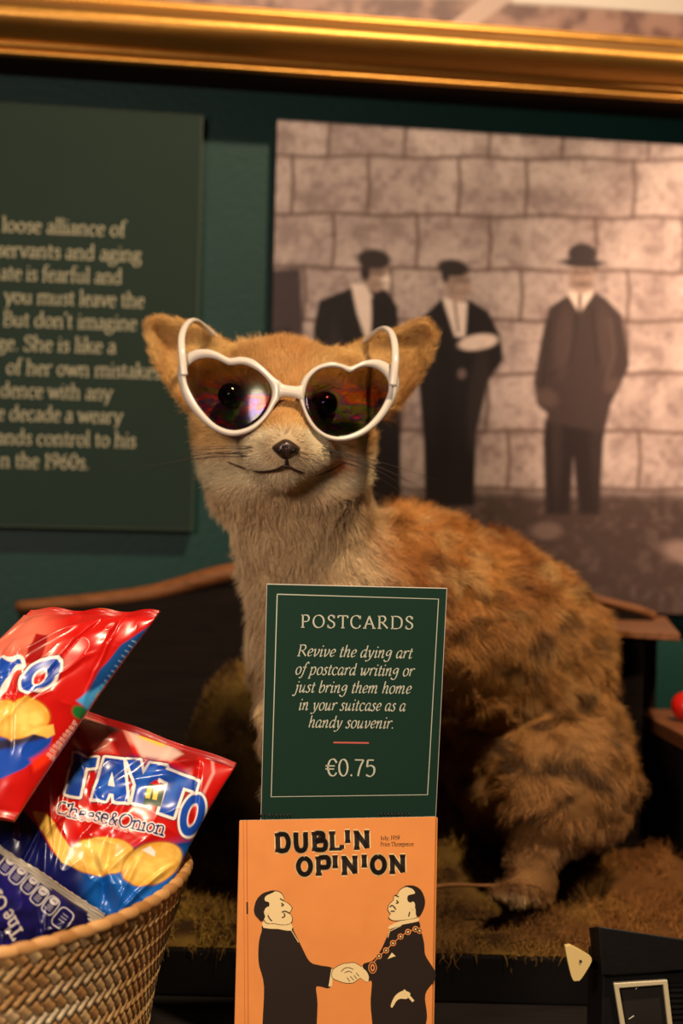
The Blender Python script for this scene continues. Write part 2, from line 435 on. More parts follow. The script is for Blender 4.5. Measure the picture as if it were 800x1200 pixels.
# gilt frame and its painting
a_gold = srgb(190, 138, 66)
m_gold = mat('gilt', a_gold, 0.42, 0.5, noise=(14, 0.18, 3, (0.15, 1, 6)), bump=(60, 0.0008, 3), metal=0.9)
m_raw = mat('dark_frame_underside', srgb(40, 26, 14), 0.8, 0.1)
OFF = 0.068
aL, zb0 = wcoord(0, 72, OFF); aR, zb1 = wcoord(800, 118, OFF)
aL0, zt0 = wcoord(0, 3, OFF * 0.6); aR0, zt1 = wcoord(800, 44, OFF * 0.6)
zb = (zb0 + zb1) / 2; zt = (zt0 + zt1) / 2
zb += 0.005; hgt = zt - zb
prof = [(0.0, 0.0), (0.036, 0.0), (0.040, 0.02), (0.040, 0.06), (0.037, 0.085), (0.0375, 0.10), (0.043, 0.125), (0.0435, 0.16), (0.041, 0.185), (0.042, 0.20)]
prof += [(0.042 + 0.022 * math.sin(math.pi * t) ** 0.8, 0.20 + 0.62 * t) for t in np.linspace(0.06, 0.94, 14)] + [(0.041, 0.83), (0.043, 0.85), (0.043, 0.88), (0.038, 0.90), (0.040, 0.93), (0.039, 0.97), (0.034, 1.0), (0.02, 1.02), (0.0, 1.02)]
fr = thing('picture_frame', 'large gilt picture frame with moulded lower rail at the top of the wall', 'picture frame', wl(0, 0.02, zb))
FRW, FRH = 0.72, 0.62
def rail(p0, p1, inward):   # mitred moulding between two outer corners, profile grows along 'inward'
    mb = MB(); v = []
    for q, sgn in ((p0, 1), (p1, -1)):
        for (o, h) in prof:
            t = h * hgt
            along = np.array([p1[0] - p0[0], p1[1] - p0[1]]); along = along / np.linalg.norm(along)
            c = np.array(q) + np.array(inward) * t + along * t * sgn
            v.append(wl(c[0], o + (0.022 if o > 0.001 else 0), c[1]))
    n = len(prof)
    mb.add(v, [(i, i + 1, n + i + 1, n + i) for i in range(1, n - 1)]); mb.add(v, [(0, 1, n + 1, n)], 1)
    return mb
C4 = [(-FRW, zb), (FRW, zb), (FRW, zb + FRH), (-FRW, zb + FRH)]
INW = [(0, 1), (-1, 0), (0, -1), (1, 0)]
for k in range(4):
    o = rail(C4[k], C4[(k + 1) % 4], INW[k]).build('frame_rail', [m_gold, m_raw], fr, smooth=True)
# painting: dull purple-brown ground with a pale road, pale strip at the upper right
nu, nv = 360, 160
a0, a1, z0, z1 = -FRW + hgt, FRW - hgt, zb + hgt * 0.96, zb + FRH - hgt * 0.96
A, Z = np.meshgrid(np.linspace(a0, a1, nu), np.linspace(z0, z1, nv)); A = A.ravel(); Z = Z.ravel()
V = W0 + WA * A[:, None] + WN * 0.02 + np.stack([0 * Z, 0 * Z, Z], 1)
X, Y = proj(V)
n1 = vnoise(np.stack([A, Z], 1), 60, 5, 4)
pt = Paint(X, Y, srgb(120, 88, 78)); pt.c = mix(srgb(96, 66, 62), srgb(150, 116, 104), sstep(0.3, 0.7, n1)[:, None])
pt.poly([(-300, -400), (-300, 2), (120, -6), (520, -2), (900, 20), (1300, 40), (1300, -400)], srgb(170, 150, 135), 3, 0, 0.8)
pt.poly([(520, 32), (556, 32), (640, -30), (600, -30)], srgb(176, 150, 138), 2)
pt.poly([(600, 3), (820, 17), (1300, 45), (1300, -300), (560, -300)], srgb(206, 196, 186), 2)
m_canvas = mat('oil_paint', (1, 1, 1), 0.4, 0.4, attr='col')
mesh_np('canvas', V, grid_faces(nu, nv), m_canvas, fr, pt.c)

# green text panel
PO = 0.022
m_panel = mat('text_panel_green', srgb(16, 37, 27), 0.6, 0.2, noise=(20, 0.06, 2))
m_cream = mat('cream_print', srgb(170, 162, 134), 0.6, 0.2)
m_edge = mat('text_panel_edge', srgb(48, 58, 40), 0.5, 0.3)
pa1, pz1 = wcoord(238, 135, PO); _, pz0 = wcoord(222, 622, PO)
fl = Flat(W0 + WN * PO, WN)
b = fl.mb; b.box((-0.72, 0.004, pz0), (pa1, PO - 0.0002, pz1), 2, wl); b.box((-0.719, PO - 0.0002, pz0 + .0012), (pa1 - .0014, PO, pz1 - .0012), 0, wl)
LINES = [('loose alliance of', 2, 274, 147), ('servants and aging', -4, 303, 166), ('ate is fearful and', 0, 330, 143), ('you must leave the', 5, 357, 169),
         ("But don't imagine", 3, 384, 160), ('ge. She is like a', -4, 412, 136), ('of her own mistakes', 7, 440, 188), ('dence with any', 0, 467, 131),
         ('e decade a weary', -4, 494, 143), ('ands control to his', -4, 522, 159), ('n the 1960s.', 0, 549, 104)]
for txt, x0, yb, x1 in LINES:
    sl = 0.05 - (yb - 130) * 0.03 / 490
    pol, _ = layout(txt, ROMAN, x0, yb + (x0 - 70) * sl, x1, yb + (x1 - 70) * sl, 11.4, 8, 17, 0.3, vert=(0.037, -1))
    fl.ink(pol, 1, 1)
tag(b.build('text_panel', [m_panel, m_cream, m_edge]), 'dark green wall panel printed with lines of pale serif text', 'information panel')

# sepia photograph mural
MO = 0.022
ma0, mz1 = wcoord(325, 140, MO); ma1 = ma0 + 0.62
_, mz0 = wcoord(313, 712, MO)
nu, nv = 560, 420
A, Z = np.meshgrid(np.linspace(ma0, ma1, nu), np.linspace(mz0, mz1, nv)); A = A.ravel(); Z = Z.ravel()
V = W0 + WA * A[:, None] + WN * MO + np.stack([0 * Z, 0 * Z, Z], 1)
X, Y = proj(V); XY = np.stack([X, Y], 1)
n1 = vnoise(XY, 0.03, 3, 4); n2 = vnoise(XY, 0.12, 8, 3)
pt = Paint(X, Y, (0, 0, 0))
pt.c = mix(srgb(118, 100, 97), srgb(168, 150, 144), sstep(0.25, 0.75, 0.5 * n1 + 0.5 * n2)[:, None])
pt.blend(sstep(0.62, 0.75, n2) * 0.35, srgb(90, 70, 64))
ROWS = [(100, 104), (182, 188), (250, 256), (313, 319), (374, 376), (438, 438), (505, 506), (573, 573)]
JOINTS = [[385, 474, 573, 659, 760, 860, 960], [342, 431, 537, 616, 742, 830, 930], [390, 488, 573, 697, 800, 900], [356, 457, 610, 735, 840, 960], [420, 540, 653, 733, 830, 930], [350, 470, 570, 690, 810, 910], [420, 520, 595, 748, 850, 960]]
dk = srgb(84, 64, 58)
for r, (ya, yb) in enumerate(ROWS):
    f = lambda x: ya + (yb - ya) * (x - 322) / 478
    pts = [(x, f(x) + 1.5 * math.sin(x * 0.05 + r * 2)) for x in range(290, 1180, 20)]
    pt.stroke(pts, 4.5, dk, 2.5, 0.9)
    if r < 7:
        yn = ROWS[r + 1]
        for x in JOINTS[r]:
            t = (x - 322) / 478; pt.stroke([(x, ya + (yb - ya) * t), (x + 2, (f(x) + yn[0]) / 2), (x - 1, yn[0] + (yn[1] - yn[0]) * t)], 4.5, dk, 2.5, 0.9)
# ground
gy = 574 + 10 * (n1 - .5)
pt.blend(sstep(-6, 14, Y - gy), np.zeros(3) + srgb(66, 52, 48))
ga = sstep(0, 20, Y - gy) * sstep(0.45, 0.8, n2); pt.blend(ga * 0.6, srgb(98, 80, 74))
pt.ell(806, 648, 30, 13, srgb(140, 116, 108), 0.2, 6); pt.ell(640, 622, 18, 10, srgb(110, 90, 84), 0, 4); pt.ell(500, 700, 60, 10, srgb(96, 76, 72), 0, 6)
z2 = lambda L: [(420 + x / 2.105, 270 + y / 2.105) for x, y in L]
blk = srgb(26, 20, 21); suit = srgb(54, 42, 41); face = srgb(146, 122, 111); shirt = srgb(196, 176, 166)
pt.poly([(300, 318), (352, 314), (356, 400), (352, 580), (300, 580)], srgb(56, 44, 46), 3)
pt.poly([(300, 390), (340, 384), (352, 440), (350, 585), (300, 590)], srgb(34, 27, 29), 4)
# standing man on the left
pt.poly([(410, 338), (374, 352), (367, 385), (370, 470), (376, 590), (470, 590), (468, 420), (466, 360), (452, 338)], blk, 2)
pt.poly([(411, 332), (418, 366), (428, 396), (434, 392), (436, 348), (430, 334)], shirt, 2)
pt.poly([(434, 350), (440, 398), (456, 398), (458, 352)], blk, 2)
pt.ell(441, 322, 15, 20, face, 0.2, 2); pt.ell(438, 304, 20, 12, srgb(40, 31, 31), 0.1, 2.5); pt.ell(428, 318, 6, 12, srgb(40, 31, 31), 0, 2); pt.ell(452, 330, 5, 9, srgb(196, 176, 164), 0, 2)
pt.stroke([(436, 320), (450, 322)], 3, srgb(84, 64, 60), 2)
# man with folded arms
pt.poly(z2([(205, 168), (150, 220), (140, 300), (150, 400), (160, 520), (165, 680), (285, 680), (290, 500), (320, 370), (357, 320), (350, 260), (320, 200), (275, 172)]), blk, 2)
pt.poly(z2([(206, 165), (238, 262), (262, 262), (268, 178)]), shirt, 2)
pt.stroke(z2([(236, 170), (246, 250)]), 3, srgb(90, 74, 70), 1.5)
pt.ell(537, 334, 15, 20, face, 0, 2); pt.ell(531, 314, 19, 10, srgb(38, 30, 30), 0.15, 2.5); pt.ell(522, 322, 5, 10, srgb(38, 30, 30), 0, 2)
pt.stroke([(533, 330), (548, 331)], 3, srgb(100, 80, 74), 2)
pt.ell(560, 401, 23, 9, srgb(190, 168, 158), -0.15, 2); pt.ell(541, 438, 5, 6, srgb(90, 74, 72), 0, 2)
# man in the bowler hat
pt.poly(z2([(515, 160), (470, 190), (452, 260), (432, 372), (440, 430), (465, 452), (455, 520), (462, 700), (520, 700), (530, 560), (545, 700), (592, 700), (602, 520), (622, 430), (650, 372), (668, 330), (650, 210), (610, 168), (580, 150)]), suit, 2)
pt.poly(z2([(458, 470), (462, 700), (520, 700), (528, 560), (545, 700), (592, 700), (604, 500)]), srgb(36, 28, 28), 4)
pt.stroke(z2([(540, 200), (520, 330), (470, 360)]), 2.5, srgb(30, 24, 24), 2, .7); pt.stroke(z2([(575, 190), (590, 330)]), 2.5, srgb(30, 24, 24), 2, .7)
pt.stroke(z2([(620, 220), (632, 300), (610, 370)]), 2.5, srgb(90, 74, 70), 2, .6); pt.stroke(z2([(470, 220), (462, 320), (452, 400)]), 2.5, srgb(30, 24, 24), 2, .7)
pt.poly(z2([(517, 160), (545, 205), (580, 155), (572, 140), (530, 140)]), shirt, 2); pt.stroke(z2([(546, 160), (545, 205)]), 4, srgb(60, 46, 44), 1.5)
pt.ell(681, 324, 15, 20, face, 0, 2); pt.ell(681, 320, 12, 2.5, srgb(120, 98, 90), 0, 2); pt.ell(682, 332, 7, 2, srgb(110, 88, 82), 0, 2)
pt.ell(682, 308, 26, 5.5, srgb(40, 31, 33), 0.05, 2); pt.ell(682, 297, 17, 12, srgb(46, 36, 38), 0, 2)
# softer light and dark inside the figures, as a grainy old print has
for (x, y, rx, ry, c_, r_, al) in [(445, 316, 9, 2.5, srgb(70, 54, 50), .1, .7), (448, 333, 6, 2, srgb(84, 64, 60), 0, .7), (436, 334, 5, 9, srgb(110, 90, 82), 0, .5),
        (541, 327, 10, 2.2, srgb(74, 58, 52), 0, .75), (543, 343, 6, 1.8, srgb(90, 70, 64), 0, .7), (529, 338, 5, 10, srgb(104, 84, 78), 0, .5), (545, 335, 2, 4, srgb(120, 98, 90), 0, .6),
        (675, 318, 4, 2.2, srgb(60, 46, 42), 0, .8), (688, 318, 4, 2.2, srgb(60, 46, 42), 0, .8), (682, 326, 2, 5, srgb(116, 94, 86), 0, .7), (682, 334, 8, 2.2, srgb(76, 58, 54), 0, .8), (672, 330, 4, 10, srgb(112, 92, 84), 0, .5), (691, 334, 4, 8, srgb(112, 92, 84), 0, .5),
        (560, 470, 12, 60, srgb(50, 42, 42), .1, .4), (520, 470, 10, 70, srgb(16, 12, 13), 0, .5), (660, 400, 10, 40, srgb(74, 58, 56), .1, .5), (710, 400, 10, 40, srgb(70, 55, 52), -.1, .5),
        (652, 520, 6, 60, srgb(56, 44, 42), 0, .5), (698, 520, 6, 60, srgb(52, 41, 40), 0, .5), (640, 466, 14, 10, srgb(86, 68, 64), .4, .5), (718, 452, 12, 8, srgb(84, 66, 62), -.4, .45), (392, 420, 8, 40, srgb(46, 38, 39), 0, .5)]:
    pt.ell(x, y, rx, ry, c_, r_, 4, al)
gr = vnoise(XY, 0.5, 77, 2); pt.c = pt.c * (0.88 + 0.24 * gr)[:, None]
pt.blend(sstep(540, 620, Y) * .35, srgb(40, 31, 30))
m_photo = mat('sepia_print', (1, 1, 1), 0.32, 0.4, attr='col')
m_board = mat('board_core', srgb(40, 36, 34), 0.6)
mu = thing('photo_mural', 'large sepia photograph of men in suits standing before a stone block wall', 'photograph', wl(ma0, MO, mz0))
b = MB(); b.box((ma0, 0.003, mz0), (ma1, MO - 0.0003, mz1), 0, wl); b.build('backing_board', [m_board], mu)
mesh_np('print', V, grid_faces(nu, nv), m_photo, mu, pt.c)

# ------------------------------------------------------------------ diorama base: plinth, moss, twig, dark wood behind
m_black = mat('plinth_black', srgb(14, 11, 10), 0.9, 0.1, noise=(40, 0.2, 3))
b = MB(); b.box((-0.32, 0.955, COUNTER), (0.42, 1.262, GROUND - 0.006))
tag(b.build('display_plinth', [m_black], bevel=0.002), 'low black wooden plinth carrying the moss and the fox', 'plinth')

MX0, MX1, MY0, MY1 = -0.318, 0.418, 0.957, 1.258
def moss_h(x, y):
    p = np.stack([x, y], -1)
    h = GROUND + 0.010 * (vnoise(p, 38, 21, 3) - 0.45) + 0.016 * (vnoise(p, 13, 25, 2) - 0.5)
    h = h + 0.155 * np.exp(-(((x + 0.075) / 0.062) ** 2 + ((y - 1.19) / 0.05) ** 2) ** 1.3)       # rounded mossy hump at the back left
    h = h + 0.035 * np.exp(-(((x - 0.085) / 0.03) ** 2 + ((y - 1.10) / 0.045) ** 2))              # clump behind the cards
    h = h + 0.025 * np.exp(-(((x - 0.25) / 0.05) ** 2 + ((y - 1.12) / 0.04) ** 2))
    e = np.minimum(np.minimum(x - MX0, MX1 - x), np.minimum(y - MY0, (MY1 - y) * 3))
    return GROUND - 0.006 + (h - GROUND + 0.008) * sstep(-0.005, 0.03, e) + 0.0005
nu, nv = 300, 150
A, Bq = np.meshgrid(np.linspace(MX0, MX1, nu), np.linspace(MY0, MY1, nv)); A = A.ravel(); Bq = Bq.ravel()
Zq = moss_h(A, Bq); V = np.stack([A, Bq, Zq], 1)
def moss_col(V, seed=0):
    a = vnoise(V, 16, 31, 3)[:, None]; c = vnoise(V, 45, 37 + seed, 2)[:, None]
    col = mix(srgb(96, 68, 34), srgb(124, 96, 40), sstep(0.35, 0.65, a))
    col = mix(col, srgb(64, 42, 22), sstep(0.5, 0.75, c))
    red = sstep(0.10, 0.22, V[:, 0:1] - 0.2 * (V[:, 1:2] - 1.0))
    col = mix(col, srgb(134, 84, 42), red * 0.6)
    return 1.12 * col * (0.75 + 0.5 * vnoise(V, 140, 41, 2)[:, None])
m_moss = mat('moss', (1, 1, 1), 0.9, 0.1, attr='col')
moss = mesh_np('moss', V, grid_faces(nu, nv), m_moss, None, moss_col(V) * 0.5)
tag(moss, 'brown and yellow dried moss covering the plinth under the fox', 'moss', None, 'stuff')
N = 42000
x = rng.uniform(MX0 + .001, MX1 - .001, N); y = rng.uniform(MY0 + .001, MY1 - .001, N)
keep = (vnoise(np.stack([x, y], 1), 60, 51, 2) > 0.36); x = x[keep]; y = y[keep]; N = len(x)
R = np.stack([x, y, moss_h(x, y) - .001], 1)
d = rng.normal(0, 0.55, (N, 4, 3)); d += rng.normal(0, 0.6, (N, 1, 3)); d[:, :, 2] += 0.7
fe = (y < MY0 + 0.02); d[fe, :, 1] -= 0.9; d[fe, 2:, 2] -= 1.9
d /= np.linalg.norm(d, axis=2, keepdims=True)
ln = 0.005 + 0.026 * vnoise(R, 42, 55, 2) ** 1.8 * rng.uniform(0.4, 1.2, N); ln[fe] *= 1.5
strands('moss_strands', R, d, ln, np.full(N, 0.00042), moss_col(R, 3) * rng.uniform(0.6, 1.5, N)[:, None], m_moss, moss)

m_twig = mat('twig_bark', srgb(120, 80, 46), 0.7, 0.2, noise=(60, 0.3, 3))
b = MB(); pts = [P(500, 1041, 1.005), P(530, 1037, 1.005), P(570, 1038, 1.0), P(612, 1036, 1.0), P(632, 1040, 0.99)]
pts = spline(pts, 5); b.tube(pts, list(np.linspace(.0016, .001, len(pts))), 8)
tag(b.build('twig', [m_twig], smooth=True), 'thin brown twig lying on the moss by the hind foot of the fox', 'twig')

# weathered dark wood behind the fox
m_dark = mat('dark_old_wood', srgb(24, 16, 12), 0.8, 0.1, noise=(22, 0.3, 4, (1, 1, 9)))
m_cap = mat('worn_brown_wood', srgb(120, 74, 40), 0.5, 0.3, noise=(30, 0.35, 4, (1, 12, 12)))
wt = thing('wooden_backdrop', 'old dark wooden board with a curved brown top rail behind the fox', 'wooden board', P(420, 980, 1.262))
top = spline([P(20, 711, 1.285), P(100, 705, 1.283), P(180, 695, 1.28), P(270, 671, 1.274), P(380, 660, 1.272), P(500, 668, 1.274), P(640, 690, 1.28), P(735, 712, 1.285), P(766, 722, 1.288)], 6)
b = MB(); b.tube(top, [0.0045 + 0.004 * math.sin(math.pi * min(1, i / (len(top) - 1) * 1.2 + .05)) for i in range(len(top))], 12, flat=1.3)
b.build('rail', [m_cap], wt, smooth=True)
bot = COUNTER
b = MB(); front = [p + np.array([0, 0.0, -0.004]) for p in top]
front[0] = np.array([front[0][0] + .004, front[0][1], front[0][2]])
pol = [np.array([p[0], 1.272, p[2]]) for p in front] + [np.array([front[-1][0], 1.272, bot]), np.array([front[0][0] + .02, 1.272, bot])]
b.prism(pol, np.array([0, 0.014, 0]))
b.build('panel', [m_dark], wt)
b = MB(); zl = float(P(760, 742, 1.13)[2])
L = [P(690, 738, 1.165), P(797, 742, 1.13), P(780, 715, 1.33), P(700, 715, 1.33)]
L = [np.array([p[0], min(p[1], 1.355), zl]) for p in L]
b.prism(L, np.array([0, 0, -0.006])); b.build('ledge', [m_cap], wt, bevel=0.001)
b = MB(); q0 = L[0]; 
b.prism([np.array([L[0][0] + .0, L[0][1] + .03, zl - .006]), np.array([L[1][0] - .022, L[1][1] + .03, zl - .006]), np.array([L[1][0] - .022, L[1][1] + .045, zl - .006]), np.array([L[0][0], L[0][1] + .045, zl - .006])], np.array([0, 0, GROUND - zl]))
b.build('support', [m_dark], wt)

# brown wooden box at the right edge with a red ball on it
m_box = mat('reddish_brown_wood', srgb(112, 66, 36), 0.5, 0.3, noise=(26, 0.35, 4, (1, 10, 10)))
bx = thing('wooden_box', 'brown topped dark wooden box at the right edge behind the fox', 'box', P(830, 1000, 1.14))
zt_ = float(P(757, 833, 1.25)[2])
c0 = P(748, 824, 1.26)[:2]; c1 = P(812, 900, 1.10)[:2]
t = (c1 - c0) / np.linalg.norm(c1 - c0); nrm = np.array([-t[1], t[0]]);  nrm = nrm if nrm[0] > 0 else -nrm
def bq(u, v, z): q = c0 + t * u + nrm * v; return np.array([q[0], q[1], z])
LU = float(np.linalg.norm(c1 - c0)) + .03
b = MB(); b.prism([bq(-.004, -.004, zt_), bq(LU, -.004, zt_), bq(LU, .16, zt_), bq(-.004, .16, zt_)], np.array([0, 0, -0.012])); b.build('top_plank', [m_box], bx, bevel=.001)
b = MB(); b.prism([bq(0.004, .004, zt_ - .012), bq(LU - .006, .004, zt_ - .012), bq(LU - .006, .15, zt_ - .012), bq(0.004, .15, zt_ - .012)], np.array([0, 0, GROUND - .006 - zt_ + .012])); b.build('body', [m_dark], bx)
m_red = mat('red_glaze', srgb(200, 30, 22), 0.3, 0.5)
cc = P(805, 824, 1.19); b = MB(); r_ = 0.0135; b.ell((cc[0], cc[1], zt_ + r_ * 0.94), (r_, r_, r_ * 0.94))
b.tube([(cc[0], cc[1], zt_ + r_ * 1.7), (cc[0] + .001, cc[1], zt_ + r_ * 2.1)], [.0016, .001], 8)
tag(b.build('red_ornament', [m_red], smooth=True), 'small rounded red object on the wooden box at the right edge', 'ornament')
# ------------------------------------------------------------------ the fox: one continuous surface grown from a distance field
H = 0.0026
GX = np.arange(-0.165, 0.255, H); GY = np.arange(0.845, 1.235, H); GZ = np.arange(-0.305, 0.152, H)
FLD = np.full((len(GX), len(GY), len(GZ)), 0.5, dtype=np.float32)
def sub(lo, hi):
    def r(g, a, b): return slice(max(0, int(np.searchsorted(g, a))), int(np.searchsorted(g, b)))
    return r(GX, lo[0], hi[0]), r(GY, lo[1], hi[1]), r(GZ, lo[2], hi[2])
def put(fn, lo, hi, k, op='u'):
    m = k + 0.012; s = sub(np.asarray(lo) - m, np.asarray(hi) + m)
    x = GX[s[0]][:, None, None]; y = GY[s[1]][None, :, None]; z = GZ[s[2]][None, None, :]
    d = fn(x, y, z).astype(np.float32); a = FLD[s]
    if op == 'u':
        h = np.clip(0.5 + 0.5 * (a - d) / k, 0, 1); FLD[s] = a * (1 - h) + d * h - k * h * (1 - h)
    else:
        h = np.clip(0.5 - 0.5 * (a + d) / k, 0, 1); FLD[s] = a * (1 - h) - d * h + k * h * (1 - h)
def cone(a, b, r1, r2, k=0.02, sq=(1, 1, 1)):
    a = np.asarray(a, float); b = np.asarray(b, float); ba = b - a; L2 = float(ba @ ba)
    def fn(x, y, z):
        px, py, pz = x - a[0], y - a[1], z - a[2]
        h = np.clip((px * ba[0] + py * ba[1] + pz * ba[2]) / L2, 0, 1)
        return np.sqrt((px - ba[0] * h) ** 2 + (py - ba[1] * h) ** 2 + (pz - ba[2] * h) ** 2) - (r1 + (r2 - r1) * h)
    r = max(r1, r2); put(fn, np.minimum(a, b) - r, np.maximum(a, b) + r, k)
def ellip(c, r, k=0.02, rot=(0, 0, 0), op='u'):
    from mathutils import Euler
    M = np.array(Euler(rot).to_matrix()).T; r = np.asarray(r, float)
    def fn(x, y, z):
        X, Y, Z = x - c[0], y - c[1], z - c[2]
        q = [M[i, 0] * X + M[i, 1] * Y + M[i, 2] * Z for i in range(3)]
        k0 = np.sqrt(sum((q[i] / r[i]) ** 2 for i in range(3))); k1 = np.sqrt(sum((q[i] / r[i] ** 2) ** 2 for i in range(3))) + 1e-9
        return k0 * (k0 - 1) / k1
    R = r.max(); put(fn, np.asarray(c) - R, np.asarray(c) + R, k, op)
S = px2m
def ellp(px, py, d, rx, rz, ry, k=0.02, rot=(0, 0, 0), op='u'):      # radii across / up in photo pixels at that depth, ry in metres
    ellip(P(px, py, d), (rx * S(d), ry, rz * S(d)), k, rot, op)
def conep(p, r1, q, r2, k=0.02): cone(P(*p), P(*q), r1 * S(p[2]), r2 * S(q[2]), k)

# trunk, from the rump forward
ellp(610, 766, 1.115, 104, 106, 0.060, .03)
ellp(628, 882, 1.120, 106, 100, 0.062, .03)
ellp(540, 722, 1.085, 100, 101, 0.056, .04)
ellp(462, 696, 1.045, 96, 100, 0.056, .04)
ellp(520, 772, 1.08, 80, 62, 0.046, .04)
# chest and neck
ellp(388, 740, 1.015, 74, 104, 0.050, .035)
conep((375, 690, 1.01), 78, (340, 566, .972), 82, .03)
conep((372, 790, 1.015), 74, (372, 880, 1.01), 46, .03)
# far and near hind legs
ellp(662, 918, 1.052, 82, 78, 0.044, .009)
ellp(618, 930, 1.040, 34, 46, 0.03, .02)
conep((640, 960, 1.05), 44, (622, 1014, 1.032), 24, .015)
conep((622, 1010, 1.032), 24, (628, 1036, 1.03), 19, .012)
conep((630, 1040, 1.03), 17, (600, 1046, 1.0), 15, .01)
for dx in (-9, 0, 9): conep((602 + dx, 1046, 1.003), 9, (592 + dx * 1.2, 1048, .988), 8, .005)
ellp(560, 905, 1.165, 60, 70, 0.034, .02)
conep((556, 950, 1.165), 36, (540, 990, 1.16), 20, .02); conep((540, 990, 1.16), 18, (515, 1003, 1.12), 15, .01)
# front legs
for (sx, sy) in ((346, .985), (424, 1.01)):
    conep((sx, 850, sy), 40, (sx, 940, sy - .005), 25, .025)
    conep((sx, 940, sy - .005), 25, (sx - 1, 1028, sy - .008), 20, .015)
    zf = 1041 if sy < 1 else 1030
    conep((sx - 1, zf - 6, sy - .008), 19, (sx - 2, zf + 2, sy - .03), 16, .01)
    for dx in (-9, 0, 9): conep((sx + dx, zf + 2, sy - .03), 9, (sx + dx * 1.25, zf + 5, sy - .043), 8, .005)
# tail lying on the moss behind the rump
tl = spline([P(690, 930, 1.165), P(640, 985, 1.19), P(560, 975, 1.20), P(470, 968, 1.205), P(420, 972, 1.20)], 4)
for i in range(len(tl) - 1):
    f = lambda t: .016 + .016 * math.sin(math.pi * min(1, t * 1.05)) ** .8
    cone(tl[i], tl[i + 1], f(i / len(tl)), f((i + 1) / len(tl)), .01)
# head
ellp(332, 476, .962, 92, 66, 0.050, .02)
ellp(330, 446, .965, 66, 38, 0.040, .02)
ellp(274, 512, .955, 40, 40, 0.034, .02); ellp(392, 516, .955, 40, 40, 0.034, .02)
ellp(284, 560, .962, 38, 36, 0.034, .02); ellp(386, 562, .962, 38, 36, 0.034, .02)
conep((332, 484, .925), 48, (335, 521, .882), 25, .018)
ellp(306, 529, .903, 27, 22, 0.019, .012); ellp(365, 532, .903, 27, 22, 0.019, .012)
conep((333, 536, .935), 50, (335, 553, .895), 19, .014)
ellp(270, 463, .913, 20, 17, 0.008, .006, op='s'); ellp(381, 473, .913, 20, 17, 0.008, .006, op='s')   # eye sockets
# mouth groove
mouth = [P(x, y, d) for x, y, d in [(262, 541, .935), (285, 549, .908), (310, 553, .893), (335, 549, .887), (360, 556, .893), (384, 551, .908), (402, 543, .935)]]
for i in range(6):
    a, b_ = mouth[i], mouth[i + 1]
# ears: cupped shells whose outline is traced in the frontal plane
def ear(poly, d0, cup, tip):
    poly = np.asarray(spline(poly, 5, True)); cx, cy = poly.mean(0)
    lo = poly.min(0); hi = poly.max(0)
    A = P(lo[0], hi[1], d0 - .03); B = P(hi[0], lo[1], d0 + .04)
    def fn(x, y, z):
        den = y; X = 400 + F * (x * CAM_R[0] + z * CAM_R[2]) / den; Y = 600 - F * (x * CAM_U[0] + z * CAM_U[2]) / den
        d2 = np.full(X.shape, 1e9); ins = np.zeros(X.shape, bool); n = len(poly)
        for i in range(n):
            ax, ay = poly[i]; bx, by = poly[(i + 1) % n]; dx, dy = bx - ax, by - ay
            h = np.clip(((X - ax) * dx + (Y - ay) * dy) / (dx * dx + dy * dy), 0, 1)
            d2 = np.minimum(d2, (X - ax - h * dx) ** 2 + (Y - ay - h * dy) ** 2)
            ins ^= ((ay > Y) != (by > Y)) & (X < (bx - ax) * (Y - ay) / (by - ay if by != ay else 1e-9) + ax)
        d2 = np.sqrt(d2); inside = np.where(ins, d2, 0); d2 = np.where(ins, -d2, d2) * d0 / F
        mid = d0 + cup * sstep(0, 26, inside)
        dth = np.abs(y - mid) - 0.0035
        return np.maximum(d2, dth) + np.clip(np.minimum(d2, dth) + 0.004, 0, 1) * 0.25
    put(fn, np.minimum(A, B), np.maximum(A, B), .012)
ear([(171,380),(177,372.5),(187,370.5),(202,372),(220,377),(236,381),(251,391),(268,405),(286,414),(292,440),(264,464),(241,482),(224,480),(211,470),(200,459),(192,445),(184,433),(177,418),(173,402),(170,389)], .972, .014, 0)
ear([(508,380.5),(496,373.5),(480,377.5),(460,387),(430,398),(402,412),(386,418),(382,442),(412,466),(448,486),(462,480),(475,469),(489,450),(500,428),(510,405),(512.5,392)], .976, .014, 0)
conep((262, 446, .98), 34, (232, 424, .985), 18, .02); conep((420, 448, .98), 34, (452, 424, .988), 18, .02)

